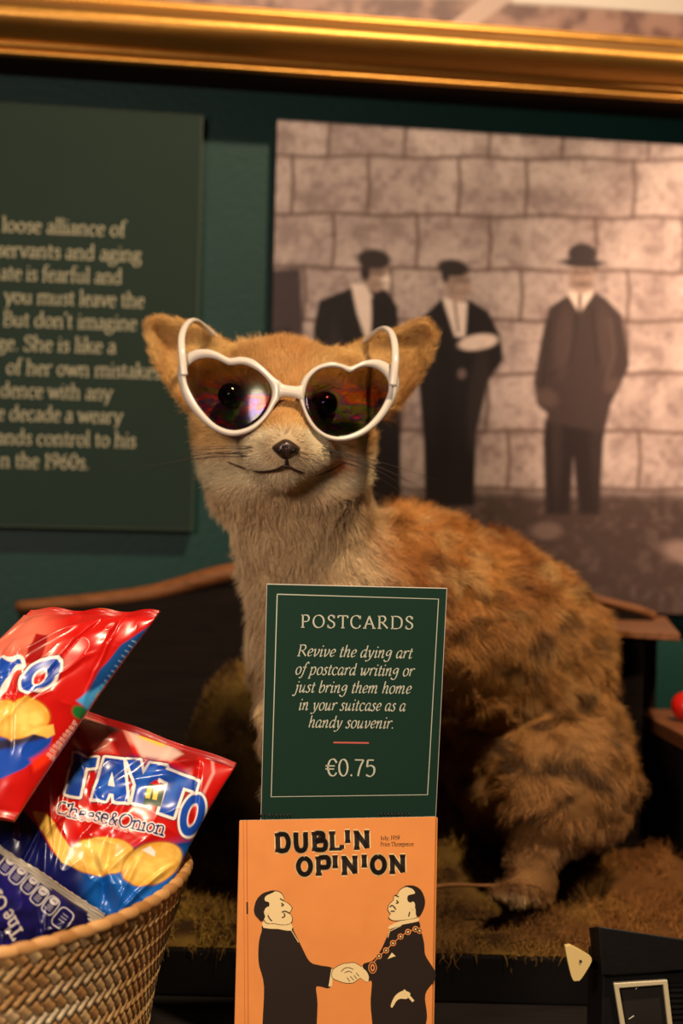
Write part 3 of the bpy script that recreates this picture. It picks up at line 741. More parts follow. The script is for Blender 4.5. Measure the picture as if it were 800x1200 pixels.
def surface_nets(f):
    ins = f < 0; nx, ny, nz = f.shape
    acc = np.zeros((nx - 1, ny - 1, nz - 1, 3), np.float32); cnt = np.zeros((nx - 1, ny - 1, nz - 1), np.float32)
    E = []
    for ax in range(3):
        sl0 = [slice(None)] * 3; sl1 = [slice(None)] * 3; sl0[ax] = slice(0, -1); sl1[ax] = slice(1, None)
        a = f[tuple(sl0)]; b = f[tuple(sl1)]; cr = (a < 0) != (b < 0)
        idx = np.argwhere(cr); t = a[cr] / (a[cr] - b[cr])
        E.append((idx, a[cr] < 0))
        pos = idx.astype(np.float32); pos[:, ax] += t
        o1, o2 = [k for k in range(3) if k != ax]
        for da in (0, 1):
            for db in (0, 1):
                c = idx.copy(); c[:, o1] -= da; c[:, o2] -= db
                ok = (c >= 0).all(1) & (c[:, 0] < nx - 1) & (c[:, 1] < ny - 1) & (c[:, 2] < nz - 1)
                np.add.at(acc, tuple(c[ok].T), pos[ok]); np.add.at(cnt, tuple(c[ok].T), 1)
    cells = np.argwhere(cnt > 0); ids = np.full(cnt.shape, -1, np.int64); ids[tuple(cells.T)] = np.arange(len(cells))
    V = acc[tuple(cells.T)] / cnt[tuple(cells.T)][:, None]
    Q = []
    for ax in range(3):
        idx, neg = E[ax]; o1, o2 = [(1, 2), (2, 0), (0, 1)][ax]
        ok = (idx[:, o1] > 0) & (idx[:, o2] > 0) & (idx[:, o1] < f.shape[o1] - 1) & (idx[:, o2] < f.shape[o2] - 1); idx = idx[ok]; neg = neg[ok]
        def g(da, db): c = idx.copy(); c[:, o1] -= da; c[:, o2] -= db; return ids[tuple(c.T)]
        q = np.stack([g(1, 1), g(0, 1), g(0, 0), g(1, 0)], 1)
        q[~neg] = q[~neg][:, ::-1]; Q.append(q)
    return V, np.concatenate(Q)
FV, FQ = surface_nets(FLD)
FV = np.stack([GX[0] + FV[:, 0] * H, GY[0] + FV[:, 1] * H, GZ[0] + FV[:, 2] * H], 1)
# relax the surface a little
for it in range(3):
    s = np.zeros_like(FV); c = np.zeros(len(FV))
    for k in range(4):
        np.add.at(s, FQ[:, k], FV[FQ[:, (k + 1) % 4]] + FV[FQ[:, (k - 1) % 4]]); np.add.at(c, FQ[:, k], 2)
    FV = FV * 0.5 + 0.5 * s / c[:, None]
GR = np.gradient(FLD, H)
def sample(arr, p):
    q = (p - np.array([GX[0], GY[0], GZ[0]])) / H; i = np.clip(np.round(q).astype(int), 0, np.array(arr.shape) - 1)
    return arr[i[:, 0], i[:, 1], i[:, 2]]

NOSE = P(335, 526, .872); HEADC = P(332, 490, .955)
def regions(p):
    X, Y = proj(p)
    head = sstep(0.105, 0.075, np.linalg.norm((p - HEADC) * np.array([1, 1, 1.1]), axis=1)) * sstep(590, 560, Y)
    bound = 432 + (Y - 560) * 0.22 + (p[:, 1] - 1.0) * 120 + 22 * (vnoise(p, 40, 61, 2) - .5)
    neck = sstep(22, -22, X - bound) * sstep(1.13, 1.08, p[:, 1]) * (1 - head)
    leg = sstep(960, 1010, Y)
    thigh = sstep(98, 70, np.hypot(X - 664, (Y - 925))) * sstep(1.12, 1.09, p[:, 1])
    return X, Y, head, neck, leg, thigh
def fox_col(p):
    X, Y, head, neck, leg, thigh = regions(p)
    n1 = vnoise(p, 26, 71, 3); n2 = vnoise(p, 70, 75, 2); n3 = vnoise(p * np.array([1, 1, 2.2]), 48, 79, 3)
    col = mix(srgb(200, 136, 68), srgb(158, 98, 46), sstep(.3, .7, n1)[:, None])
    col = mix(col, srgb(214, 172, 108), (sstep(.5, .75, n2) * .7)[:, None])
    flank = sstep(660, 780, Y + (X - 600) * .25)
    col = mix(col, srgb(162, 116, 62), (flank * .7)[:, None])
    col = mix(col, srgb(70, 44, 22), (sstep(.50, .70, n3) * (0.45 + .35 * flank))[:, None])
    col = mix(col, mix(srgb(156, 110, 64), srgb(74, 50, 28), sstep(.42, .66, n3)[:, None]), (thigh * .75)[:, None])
    nk = mix(srgb(214, 184, 140), srgb(182, 148, 106), sstep(.35, .7, n1)[:, None])
    col = mix(col, nk, neck[:, None])
    hd = mix(srgb(214, 172, 110), srgb(186, 138, 80), sstep(.35, .7, n2)[:, None])
    hd = mix(hd, srgb(198, 138, 76), (sstep(38, 12, np.abs(X - 336)) * sstep(505, 480, Y) * .5)[:, None])
    white = np.maximum(sstep(1.15, .75, np.hypot((X - 335) / 66, (Y - 530) / 40)) * sstep(497, 508, Y), sstep(512, 552, Y))
    hd = mix(hd, srgb(232, 212, 172), white[:, None])
    dkm = sstep(1.0, .4, np.hypot((X - 290) / 30, (Y - 520) / 12)) + sstep(1.0, .4, np.hypot((X - 384) / 30, (Y - 524) / 12))
    hd = mix(hd, srgb(96, 66, 44), (np.clip(dkm, 0, 1) * .55 * sstep(.35, .65, n2))[:, None])
    col = mix(col, hd, head[:, None])
    earm = sstep(425, 412, Y) * np.maximum(sstep(285, 270, X), sstep(388, 402, X)) + np.maximum(sstep(228, 215, X), sstep(450, 464, X)) * sstep(500, 490, Y)
    ec = mix(srgb(218, 176, 108), srgb(184, 132, 74), sstep(.35, .7, n1)[:, None])
    col = mix(col, ec, np.clip(earm, 0, 1)[:, None] * (p[:, 1] < 1.02)[:, None])
    lg = mix(srgb(146, 106, 66), srgb(98, 66, 40), sstep(.35, .65, n1)[:, None])
    col = mix(col, lg, (leg * .8)[:, None])
    col = mix(col, srgb(206, 172, 122), (sstep(1046, 1052, Y) * sstep(640, 615, X) * .8)[:, None])
    return col
m_skin = mat('fox_hide', (1, 1, 1), 0.85, 0.1, attr='col')
m_fur = mat('fox_fur', (1, 1, 1), 0.55, 0.25, attr='col')
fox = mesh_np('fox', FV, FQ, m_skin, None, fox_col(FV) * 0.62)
tag(fox, 'stuffed tan fox sitting on moss and wearing white heart shaped sunglasses', 'fox')
# put the object's origin at its base
base = P(560, 1050, 1.03); me = fox.data; me.transform(Matrix.Translation(-Vector(base))); fox.location = Vector(base)

tri = np.concatenate([FQ[:, [0, 1, 2]], FQ[:, [0, 2, 3]]])
e1 = FV[tri[:, 1]] - FV[tri[:, 0]]; e2 = FV[tri[:, 2]] - FV[tri[:, 0]]; cr = np.cross(e1, e2); ar = np.linalg.norm(cr, axis=1) / 2
cen = FV[tri].mean(1); Xc, Yc = proj(cen)
facew = np.where((Yc < 580) & (cen[:, 1] < 1.02), 2.3, 1.0) * np.where(cen[:, 1] > 1.16, .45, 1)
NF = 230000
pr = ar * facew; ti = rng.choice(len(tri), NF, p=pr / pr.sum())
u = rng.random((NF, 2)); f = u.sum(1) > 1; u[f] = 1 - u[f]
R = FV[tri[ti, 0]] + e1[ti] * u[:, :1] + e2[ti] * u[:, 1:]
NR = np.stack([sample(g, R) for g in GR], 1); NR /= np.linalg.norm(NR, axis=1, keepdims=True) + 1e-9
X, Y, head, neck, leg, thigh = regions(R)
isear = ((Y < 425) & ((X < 280) | (X > 392)) | ((X < 222) | (X > 458)) & (Y < 490)) & (R[:, 1] < 1.03)
nd = np.linalg.norm(R - NOSE, axis=1)
bad = (np.hypot(X - 335, Y - 526) < 15) & (R[:, 1] < .895)
bad |= (np.hypot((X - 270) / 19, (Y - 462) / 15) < 1) & (R[:, 1] < .925) | (np.hypot((X - 381) / 19, (Y - 472) / 15) < 1) & (R[:, 1] < .925)
bad |= R[:, 2] < GROUND - .004
k = ~bad; R, NR, X, Y, head, neck, leg, thigh, isear, nd = [a[k] for a in (R, NR, X, Y, head, neck, leg, thigh, isear, nd)]
n = len(R)
G = np.tile(np.array([0.62, 0.28, -0.62]), (n, 1))
low = sstep(700, 860, Y)[:, None]; G = mix(G, np.array([0.12, 0.05, -1.0]), low)
gh = R - NOSE; gh /= np.linalg.norm(gh, axis=1, keepdims=True); gh = gh + np.array([0, .2, 0])
G = mix(G, np.array([0.06, 0.12, -1.0]), neck[:, None]); G = mix(G, gh, head[:, None])
ecn = np.where(X[:, None] < 330, P(262, 450, .985), P(424, 452, .99)); ge = R - ecn; ge /= np.linalg.norm(ge, axis=1, keepdims=True)
G = np.where(isear[:, None], ge, G)
G -= NR * (G * NR).sum(1, keepdims=True); G /= np.linalg.norm(G, axis=1, keepdims=True) + 1e-6
cl = np.stack([vnoise(R, 95, 81 + i, 2) - .5 for i in range(3)], 1); cl2 = np.stack([vnoise(R, 34, 91 + i, 2) - .5 for i in range(3)], 1)
wild = (0.32 + 1.15 * (1 - head) * (1 - .45 * neck))[:, None] * np.where(isear, .35, 1)[:, None]
lift = (0.34 + .22 * rng.random(n))[:, None] + .25 * (1 - head[:, None])
D0 = G + NR * lift + cl * 1.5 * wild + cl2 * 1.6 * wild + rng.normal(0, .13, (n, 3))
D1 = G + NR * (lift * .45) + cl * 2.2 * wild + cl2 * 1.8 * wild + rng.normal(0, .18, (n, 3))
D = np.stack([D0, mix(D0, D1, .5), D1, D1 * .9 + NR * -.12], 1); D /= np.linalg.norm(D, axis=2, keepdims=True)
ln = mix(0.0125, 0.0115, neck); ln = mix(ln, .0045 + .009 * sstep(.03, .10, nd), head); ln = np.where(isear, .006, ln); ln = mix(ln, .006, leg)
ln = ln * rng.uniform(.6, 1.15, n)
rad = mix(0.00017, .00011, np.clip(head + isear, 0, 1))
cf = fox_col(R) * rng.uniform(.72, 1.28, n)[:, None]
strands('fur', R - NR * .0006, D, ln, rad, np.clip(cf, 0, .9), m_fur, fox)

# face details
m_nose = mat('wet_black_nose', srgb(52, 36, 28), 0.28, 0.5, bump=(900, 0.0004, 2))
m_nost = mat('nostril_black', srgb(10, 7, 6), 0.6, 0.2)
sc = S(.87); b = MB()
def nosef(q):
    x, y, z = q; w_ = 1.0 if z > 0 else 1.0 - .42 * min(1, -z / (13 * sc)); x *= w_
    if z > 0: z *= .8 + .2 * math.cos(min(1, abs(x) / (18 * sc)) * 3.14)
    if y < 0 and z < 2 * sc: y *= 1 - .35 * math.exp(-((x / (2.2 * sc)) ** 2))
    return np.array([x, y, z])
b.ell(P(335, 526, .876), (17.5 * sc, 0.011, 13.5 * sc), fn=nosef, seg=36, rings=22)
for sx in (-8, 8):
    b.ell(P(335 + sx, 528, .8665), (3.6 * sc, .0012, 2.9 * sc), mat=1, seg=12, rings=8)
b.build('nose', [m_nose, m_nost], fox, smooth=True, weld=True)
m_lip = mat('dark_lip', srgb(44, 26, 18), 0.5, 0.3)
b = MB(); L = []
def front_y(px, py):                     # walk along the viewing ray until the body's surface is met
    t = np.arange(.845, 1.2, .0005); p = ray(px, py)[None, :] * t[:, None]; v = sample(FLD, p); i = np.argmax(v < 0); return t[i] if v[i] < 0 else None
pts = [(266, 541), (284, 548), (304, 553), (322, 551), (335, 546), (348, 552), (368, 557), (386, 552), (400, 544)]
L = [P(x, y, front_y(x, y) - .0042) for x, y in pts]
L = spline(L, 5); b.tube(L, [.0003 + .0006 * math.sin(math.pi * i / (len(L) - 1)) for i in range(len(L))], 8)
L2 = [P(335, y, front_y(335, y) - .0028) for y in (538, 543, 548)]; b.tube(L2, .0009, 6)
b.build('mouth', [m_lip, mat('brown_lip', srgb(66, 38, 26), 0.7, 0.3)], fox, smooth=True)
m_eye = mat('glass_eye', srgb(16, 9, 5), 0.04, 0.6, coat=1.0)
for ex, ey in ((270, 463), (381, 473)):
    b = MB(); d = .9155; b.ell(P(ex, ey, d), (.0085, .0085, .0085)); b.build('eye', [m_eye], fox, smooth=True)
m_whisk = mat('whisker_hair', srgb(38, 26, 18), 0.5, 0.3)
for side in (-1, 1):
    rr = []; dd = []; ll = []
    for i in range(11):
        x = (302 if side < 0 else 370) + side * rng.uniform(0, 22); y = 520 + rng.uniform(0, 18)
        d = front_y(x, y); rr.append(P(x, y, d + .001))
        a = rng.uniform(-.1, .45); base_ = np.array([side * math.cos(a), rng.uniform(-.25, .35), -.35 * math.sin(a) - (.10 if side > 0 else .0)])
        cv = rng.uniform(-.05, .12); dd.append([base_ + np.array([0, .02 * k, -(cv + (.10 if side > 0 else .05)) * k * .5]) for k in range(6)]); ll.append(rng.uniform(.028, .085))
    dd = np.array(dd); dd /= np.linalg.norm(dd, axis=2, keepdims=True)
    strands('whiskers', np.array(rr), dd, np.array(ll), np.full(11, .00022), np.tile(srgb(40, 28, 20), (11, 1)), m_whisk, fox, seg=7)

# ------------------------------------------------------------------ heart shaped sunglasses
def GD(x, y): return .888 + .000010 * (x - 338) ** 2 * .12 + (463 - y) * .00004     # gently wrapped front, tipped back at the top
LO = [(331, 451), (321, 442), (308.5, 430), (296, 421), (282, 418), (270, 419.5), (264, 417.5), (252, 411.5), (240, 409), (227, 410.5), (215, 418), (208.5, 432), (209, 448), (217, 470), (234, 491), (252, 505), (270, 511), (287, 508.5), (302, 500.5), (315, 487), (323, 474), (329, 465.5)]
LI = [(268, 428), (252.5, 421), (240, 419.5), (228, 423), (219.5, 432), (218, 444), (223, 459), (235, 479), (252.5, 497), (271, 504), (289, 501), (304, 491), (314, 477), (318.5, 461), (314, 447), (301.5, 434.5), (286, 427.5), (273, 428)]
RO = [(352, 450), (359, 438.5), (371, 429), (388, 424), (402, 427), (410, 429.5), (417, 427), (427.5, 422.5), (444, 421.5), (460, 430), (467.5, 445), (465, 462), (456, 481), (442, 498.5), (424.5, 511), (407, 516.5), (389, 516), (373.5, 508), (361.5, 495), (354, 478), (350.5, 467)]
RI = [(410, 437), (400, 432), (388, 430.5), (374, 434), (363, 445), (357.5, 460), (357, 473), (361.5, 486), (371.5, 501), (386, 510), (403, 511), (424, 502.5), (438, 490), (449, 474), (455, 457), (453, 443), (441.5, 432.5), (428, 430), (417, 433.5)]
gl = thing('sunglasses', 'white framed heart shaped sunglasses with iridescent brown lenses on the fox', 'sunglasses', P(338, 463, .888))
m_white = mat('white_plastic', srgb(206, 196, 182), 0.25, 0.5)
def resample(poly, n):
    q = np.array(spline(poly, 6, True)); q2 = np.vstack([q, q[:1]]); s = np.concatenate([[0], np.cumsum(np.hypot(*np.diff(q2, axis=0).T))])
    t = np.linspace(0, s[-1], n, endpoint=False); return np.stack([np.interp(t, s, q2[:, 0]), np.interp(t, s, q2[:, 1])], 1)
def heart_rim(mb, outer, inner):
    n = 120; O = resample(outer, n); c = O.mean(0); I = resample(inner, 480)
    ao = np.arctan2(O[:, 1] - c[1], O[:, 0] - c[0]); ai = np.arctan2(I[:, 1] - c[1], I[:, 0] - c[0])
    I2 = np.array([I[np.argmin(np.abs((ai - a + math.pi) % (2 * math.pi) - math.pi))] for a in ao])
    sec = [(0, 0.0), (0.0, -.0026), (.16, -.0042), (.5, -.0050), (.84, -.0042), (1, -.0026), (1, .0), (.5, .0004)]
    v = []
    for i in range(n):
        for (t, dd) in sec:
            q = O[i] * (1 - t) + I2[i] * t; v.append(P(q[0], q[1], GD(*q) + dd + .002))
    m = len(sec); f = [(i * m + k, i * m + (k + 1) % m, ((i + 1) % n) * m + (k + 1) % m, ((i + 1) % n) * m + k) for i in range(n) for k in range(m)]
    mb.add(v, f); return I2
b = MB(); IL = heart_rim(b, LO, LI); IR = heart_rim(b, RO, RI)
# nose bridge
br = []
for t in np.linspace(0, 1, 9):
    x = 326 + (355 - 326) * t; e = abs(t - .5) * 2
    y = 456.8 + 4 * t; hh = 7.0 + 5 * e ** 4
    for a in np.linspace(0, 2 * math.pi, 12, endpoint=False):
        yy = y - hh * math.sin(a); br.append(P(x, yy, GD(x, yy) - .0008 + .0030 * math.cos(a)))
b.add(br, [(i * 12 + k, i * 12 + (k + 1) % 12, (i + 1) * 12 + (k + 1) % 12, (i + 1) * 12 + k) for i in range(8) for k in range(12)] + [tuple(range(12)), tuple(96 + k for k in range(12))])
b.build('front_frame', [m_white], gl, smooth=True)
def lens_mat():
    m = bpy.data.materials.new('iridescent_lens'); m.use_nodes = True; nt = m.node_tree; nt.nodes.clear(); N = nt.nodes.new; Lk = nt.links.new
    out = N('ShaderNodeOutputMaterial'); tr = N('ShaderNodeBsdfTransparent'); gs = N('ShaderNodeBsdfGlossy'); mx = N('ShaderNodeMixShader')
    tc = N('ShaderNodeTexCoord'); mp = N('ShaderNodeMapping'); mp.inputs['Scale'].default_value = (38, 38, 95); mp.inputs['Rotation'].default_value = (0, .5, 0)
    nz = N('ShaderNodeTexNoise'); nz.inputs['Scale'].default_value = 1.0; nz.inputs['Detail'].default_value = 2.5; nz.inputs['Distortion'].default_value = 1.4
    rp = N('ShaderNodeValToRGB'); cr = rp.color_ramp
    stops = [(0.0, (.28, .20, .10)), (.34, (.20, .22, .08)), (.40, (.05, .30, .16)), (.46, (.24, .18, .10)), (.51, (.08, .10, .50)), (.56, (.30, .06, .42)), (.62, (.60, .07, .06)), (.68, (.55, .22, .04)), (.76, (.10, .30, .10)), (1.0, (.26, .20, .09))]  # film's rainbow tint; reflected yellow-green smears are painted in as colour
    cr.elements[0].position = 0; cr.elements[0].color = (*stops[0][1], 1); cr.elements[1].position = 1; cr.elements[1].color = (*stops[-1][1], 1)
    for p_, c_ in stops[1:-1]:
        e = cr.elements.new(p_); e.color = (*c_, 1)
    Lk(tc.outputs['Object'], mp.inputs[0]); Lk(mp.outputs[0], nz.inputs['Vector']); Lk(nz.outputs['Fac'], rp.inputs['Fac'])
    sx = N('ShaderNodeSeparateXYZ'); Lk(tc.outputs['Object'], sx.inputs[0]); mr = N('ShaderNodeMapRange'); mr.inputs['From Min'].default_value = .014; mr.inputs['From Max'].default_value = -.006
    Lk(sx.outputs['Z'], mr.inputs['Value']); m2 = N('ShaderNodeMix'); m2.data_type = 'RGBA'; m2.inputs['A'].default_value = (.27, .18, .085, 1); Lk(mr.outputs[0], m2.inputs['Factor']); Lk(rp.outputs['Color'], m2.inputs['B'])
    gm = N('ShaderNodeGamma'); gm.inputs['Gamma'].default_value = .5; Lk(m2.outputs['Result'], gm.inputs[0]); Lk(gm.outputs[0], tr.inputs['Color'])
    gs.inputs['Roughness'].default_value = 0.12
    hs = N('ShaderNodeMix'); hs.data_type = 'RGBA'; hs.inputs['Factor'].default_value = .5; Lk(rp.outputs['Color'], hs.inputs['A']); hs.inputs['B'].default_value = (.9, .9, .9, 1)
    Lk(hs.outputs['Result'], gs.inputs['Color'])
    fr_ = N('ShaderNodeFresnel'); fr_.inputs['IOR'].default_value = 1.5
    ad = N('ShaderNodeMath'); ad.operation = 'ADD'; ad.inputs[1].default_value = .02; Lk(fr_.outputs[0], ad.inputs[0])
    ml = N('ShaderNodeMath'); ml.operation = 'MULTIPLY'; ml.inputs[1].default_value = .45; Lk(ad.outputs[0], ml.inputs[0]); Lk(ml.outputs[0], mx.inputs[0]); Lk(tr.outputs[0], mx.inputs[1]); Lk(gs.outputs[0], mx.inputs[2]); Lk(mx.outputs[0], out.inputs[0])
    return m
m_lens = lens_mat()
for I2 in (IL, IR):
    c = I2.mean(0); n = len(I2); v = []; R_ = 10
    for layer in (0, 1):
        for r in range(1, R_ + 1):
            for q in I2:
                p2 = c + (q - c) * (r / R_) * 1.03; dome = .0012 * (1 - (r / R_) ** 2)
                v.append(P(p2[0], p2[1], GD(*p2) + .0008 - dome + layer * .0007))
        v.append(P(c[0], c[1], GD(*c) + .0008 - .0012 + layer * .0007))
    f = []; K = R_ * n + 1
    for layer in (0, 1):
        o = layer * K
        for r in range(R_ - 1):
            for k in range(n): q = (o + r * n + k, o + r * n + (k + 1) % n, o + (r + 1) * n + (k + 1) % n, o + (r + 1) * n + k); f.append(q if layer == 0 else q[::-1])
        for k in range(n): t_ = (o + R_ * n, o + (k + 1) % n, o + k); f.append(t_ if layer == 0 else t_[::-1])
    for k in range(n): a = (R_ - 1) * n + k; b2 = (R_ - 1) * n + (k + 1) % n; f.append((a, b2, K + b2, K + a))
    lb = MB(); lb.add(v, f); lb.build('lens', [m_lens], gl, smooth=True)
for pts in ([(215.5, 440, .8985), (213, 412, .901), (213, 394, .912), (218, 381, .928), (226, 375.5, .942), (236, 380, .958), (252, 394, .972), (268, 408, .985)],
            [(460, 452, .8985), (463, 422, .901), (462, 402, .912), (458, 390, .926), (451, 385, .940), (442, 388, .955), (428, 399, .972), (414, 412, .985)]):
    q = spline([P(*p) for p in pts], 8)
    b = MB(); b.tube(q, list(np.linspace(.0025, .0021, len(q))), 12, flat=.75, up=(1, 0, 0)); b.build('temple_arm', [m_white], gl, smooth=True)
# ------------------------------------------------------------------ postcard sign
m_sgreen = mat('sign_green', srgb(28, 56, 44), 0.5, 0.25)
m_sedge = mat('card_edge_white', srgb(205, 200, 185), 0.7, 0.2)
m_spale = mat('sign_pale_print', srgb(206, 206, 184), 0.6, 0.2)
m_sred = mat('sign_red_rule', srgb(206, 104, 92), 0.6, 0.2)
TL, TR, BL = P(313, 685, .812), P(523, 690, .826), P(306, 957, .836)
nS = np.cross(TR - TL, BL - TL); fs = Flat(TL, nS); ext = lambda a, b, k: (a[0] + (b[0] - a[0]) * k, a[1] + (b[1] - a[1]) * k)
q = [(313, 685), (523, 690), ext((523, 690), (510, 957), 1.2), ext((313, 685), (306, 957), 1.2)]
fs.body([(313 - .5, 684.2), (523.7, 689.3), (q[2][0] + .6, q[2][1]), (q[3][0] - .6, q[3][1])], .0006, 1)
fs.mb.v = [tuple(np.array(v) - fs.n * .00004) for v in fs.mb.v]
fs.ink([q], 0, 0.3)
fs.line([(324.7, 696.3), (513.7, 702), (500.8, 931.3), (317.6, 933.7)], 1.15, 2, 1, True)
def st(txt, x0, y0, x1, y1, size, **k):
    k.setdefault('thin', 7); k.setdefault('thick', 15); pol, _ = layout(txt, k.pop('font', ITALIC), x0, y0, x1, y1, size, **k); fs.ink(pol, 2, 2)
st('POSTCARDS', 352, 735, 484.3, 737, 9.7, font=ROMAN, track=22, thick=19, thin=8)
I = dict(slant=.22, ang=.5, thin=7, thick=17)
st('Revive the dying art', 347.5, 768.6, 482, 771.5, 8.8, **I)
st('of postcard writing or', 345, 790, 484, 792.3, 8.8, **I)
st('just bring them home', 345, 811, 481, 812.8, 8.8, **I)
st('in your suitcase as a', 349, 831.8, 474.5, 833.2, 8.8, **I)
st('handy souvenir.', 360.5, 852.3, 461, 853.6, 8.8, **I)
st('\u20ac0.75', 380, 908.8, 440, 909.6, 13.0, font=ROMAN, thick=17, thin=8)
fs.line([(390.5, 870), (432, 870.6)], 2.0, 3, 2)
tag(fs.mb.build('price_sign', [m_sgreen, m_sedge, m_spale, m_sred]), 'dark green price card reading POSTCARDS above the orange postcard', 'sign')

# ------------------------------------------------------------------ orange postcards
m_or = mat('postcard_orange', srgb(224, 142, 74), 0.5, 0.35, noise=(60, .04, 2))
m_ink = mat('postcard_black_ink', srgb(40, 29, 22), 0.5, 0.3)
m_skn = mat('postcard_cream_ink', srgb(232, 206, 150), 0.5, 0.3)
m_fold = mat('postcard_fold_shade', srgb(180, 100, 44), 0.5, 0.3)
zc = lambda L: [(270 + x / 2.963, 940 + y / 2.961) for x, y in L]
bz = COUNTER
def bottom_px(px, d): return 600 + 0  # unused
c0, c1 = P(281, 961.5, .800), P(510, 957, .805)
def postcard(shift, cover):
    sx, sy, sd = shift
    a = P(281 + sx, 961.5 + sy, .800 + sd); b_ = P(510 + sx, 957 + sy, .805 + sd)
    la = np.array([a[0] + .0006, a[1] - .008, COUNTER + .0004])
    n = np.cross(b_ - a, la - a); fp = Flat(a, n)
    lb = np.array([b_[0] + .0006, b_[1] - .008, COUNTER + .0004])
    pa, pb = [tuple(float(t) for t in proj(v)) for v in (la, lb)]
    quad = [(281 + sx, 961.5 + sy), (510 + sx, 957 + sy), pb, pa]
    fp.body(quad, .0007, 1)
    fp.mb.v = [tuple(np.array(v) - fp.n * .00004) for v in fp.mb.v]
    fp.ink([quad], 0, .3)
    if cover: draw_cover(fp, sx, sy)
    return fp.mb.build('postcard', [m_or, m_sedge, m_ink, m_skn, m_fold])
BLK, CRM, FLD_ = 2, 3, 4
# heavy slab capitals, drawn as strokes in a 100-high box
SLAB = {'D': (96, ['l 24 94 24 6', 'l 8 94 40 94', 'l 8 6 40 6', 's 30 94 66 90 80 50 66 10 30 6']),
 'U': (98, ['s 24 94 24 40 34 8 60 6 74 30 74 94', 'l 10 94 38 94', 'l 62 94 88 94']),
 'B': (92, ['l 24 94 24 6', 'l 8 94 40 94', 'l 8 6 40 6', 's 30 94 66 90 64 58 34 52', 's 34 52 78 50 74 8 30 6', 'l 30 44 62 76']),
 'L': (84, ['l 24 94 24 6', 'l 8 94 42 94', 'l 8 6 74 6', 'l 74 6 74 28']),
 'i': (46, ['l 22 98 22 44', 'l 8 98 36 98', 'l 8 44 36 44']),
 'N': (104, ['l 24 94 24 6', 'l 24 92 78 8', 'l 78 94 78 6', 'l 8 94 34 94', 'l 64 94 92 94', 'l 8 6 38 6']),
 'O': (96, ['e 48 50 32 43']),
 'P': (88, ['l 24 94 24 6', 'l 8 94 40 94', 'l 8 6 40 6', 's 30 94 72 92 72 46 32 44'])}
def slab_text(txt, x0, y0, x1, y1, h, w):
    tot = sum(SLAB[c][0] for c in txt); ln = math.hypot(x1 - x0, y1 - y0); e = ((x1 - x0) / ln, (y1 - y0) / ln); sx = ln / tot; sy = h / 100; cx = 0; lines = []
    for c in txt:
        wd, sts = SLAB[c]
        for s_ in sts:
            k_, *q_ = s_.split(); q_ = [float(v) for v in q_]
            p_ = _ell(*q_) if k_ == 'e' else list(zip(q_[::2], q_[1::2]))
            if k_ == 's': p_ = [tuple(v) for v in spline(p_, 6)]
            lines.append(([(x0 + e[0] * (cx + a) * sx + e[1] * b * sy, y0 + e[1] * (cx + a) * sx - e[0] * b * sy) for a, b in p_], (abs(p_[0][0] - p_[-1][0]) > abs(p_[0][1] - p_[-1][1]) and k_ == 'l' and len(p_) == 2 and abs(p_[0][1] - p_[-1][1]) < 3)))
        cx += wd
    return lines
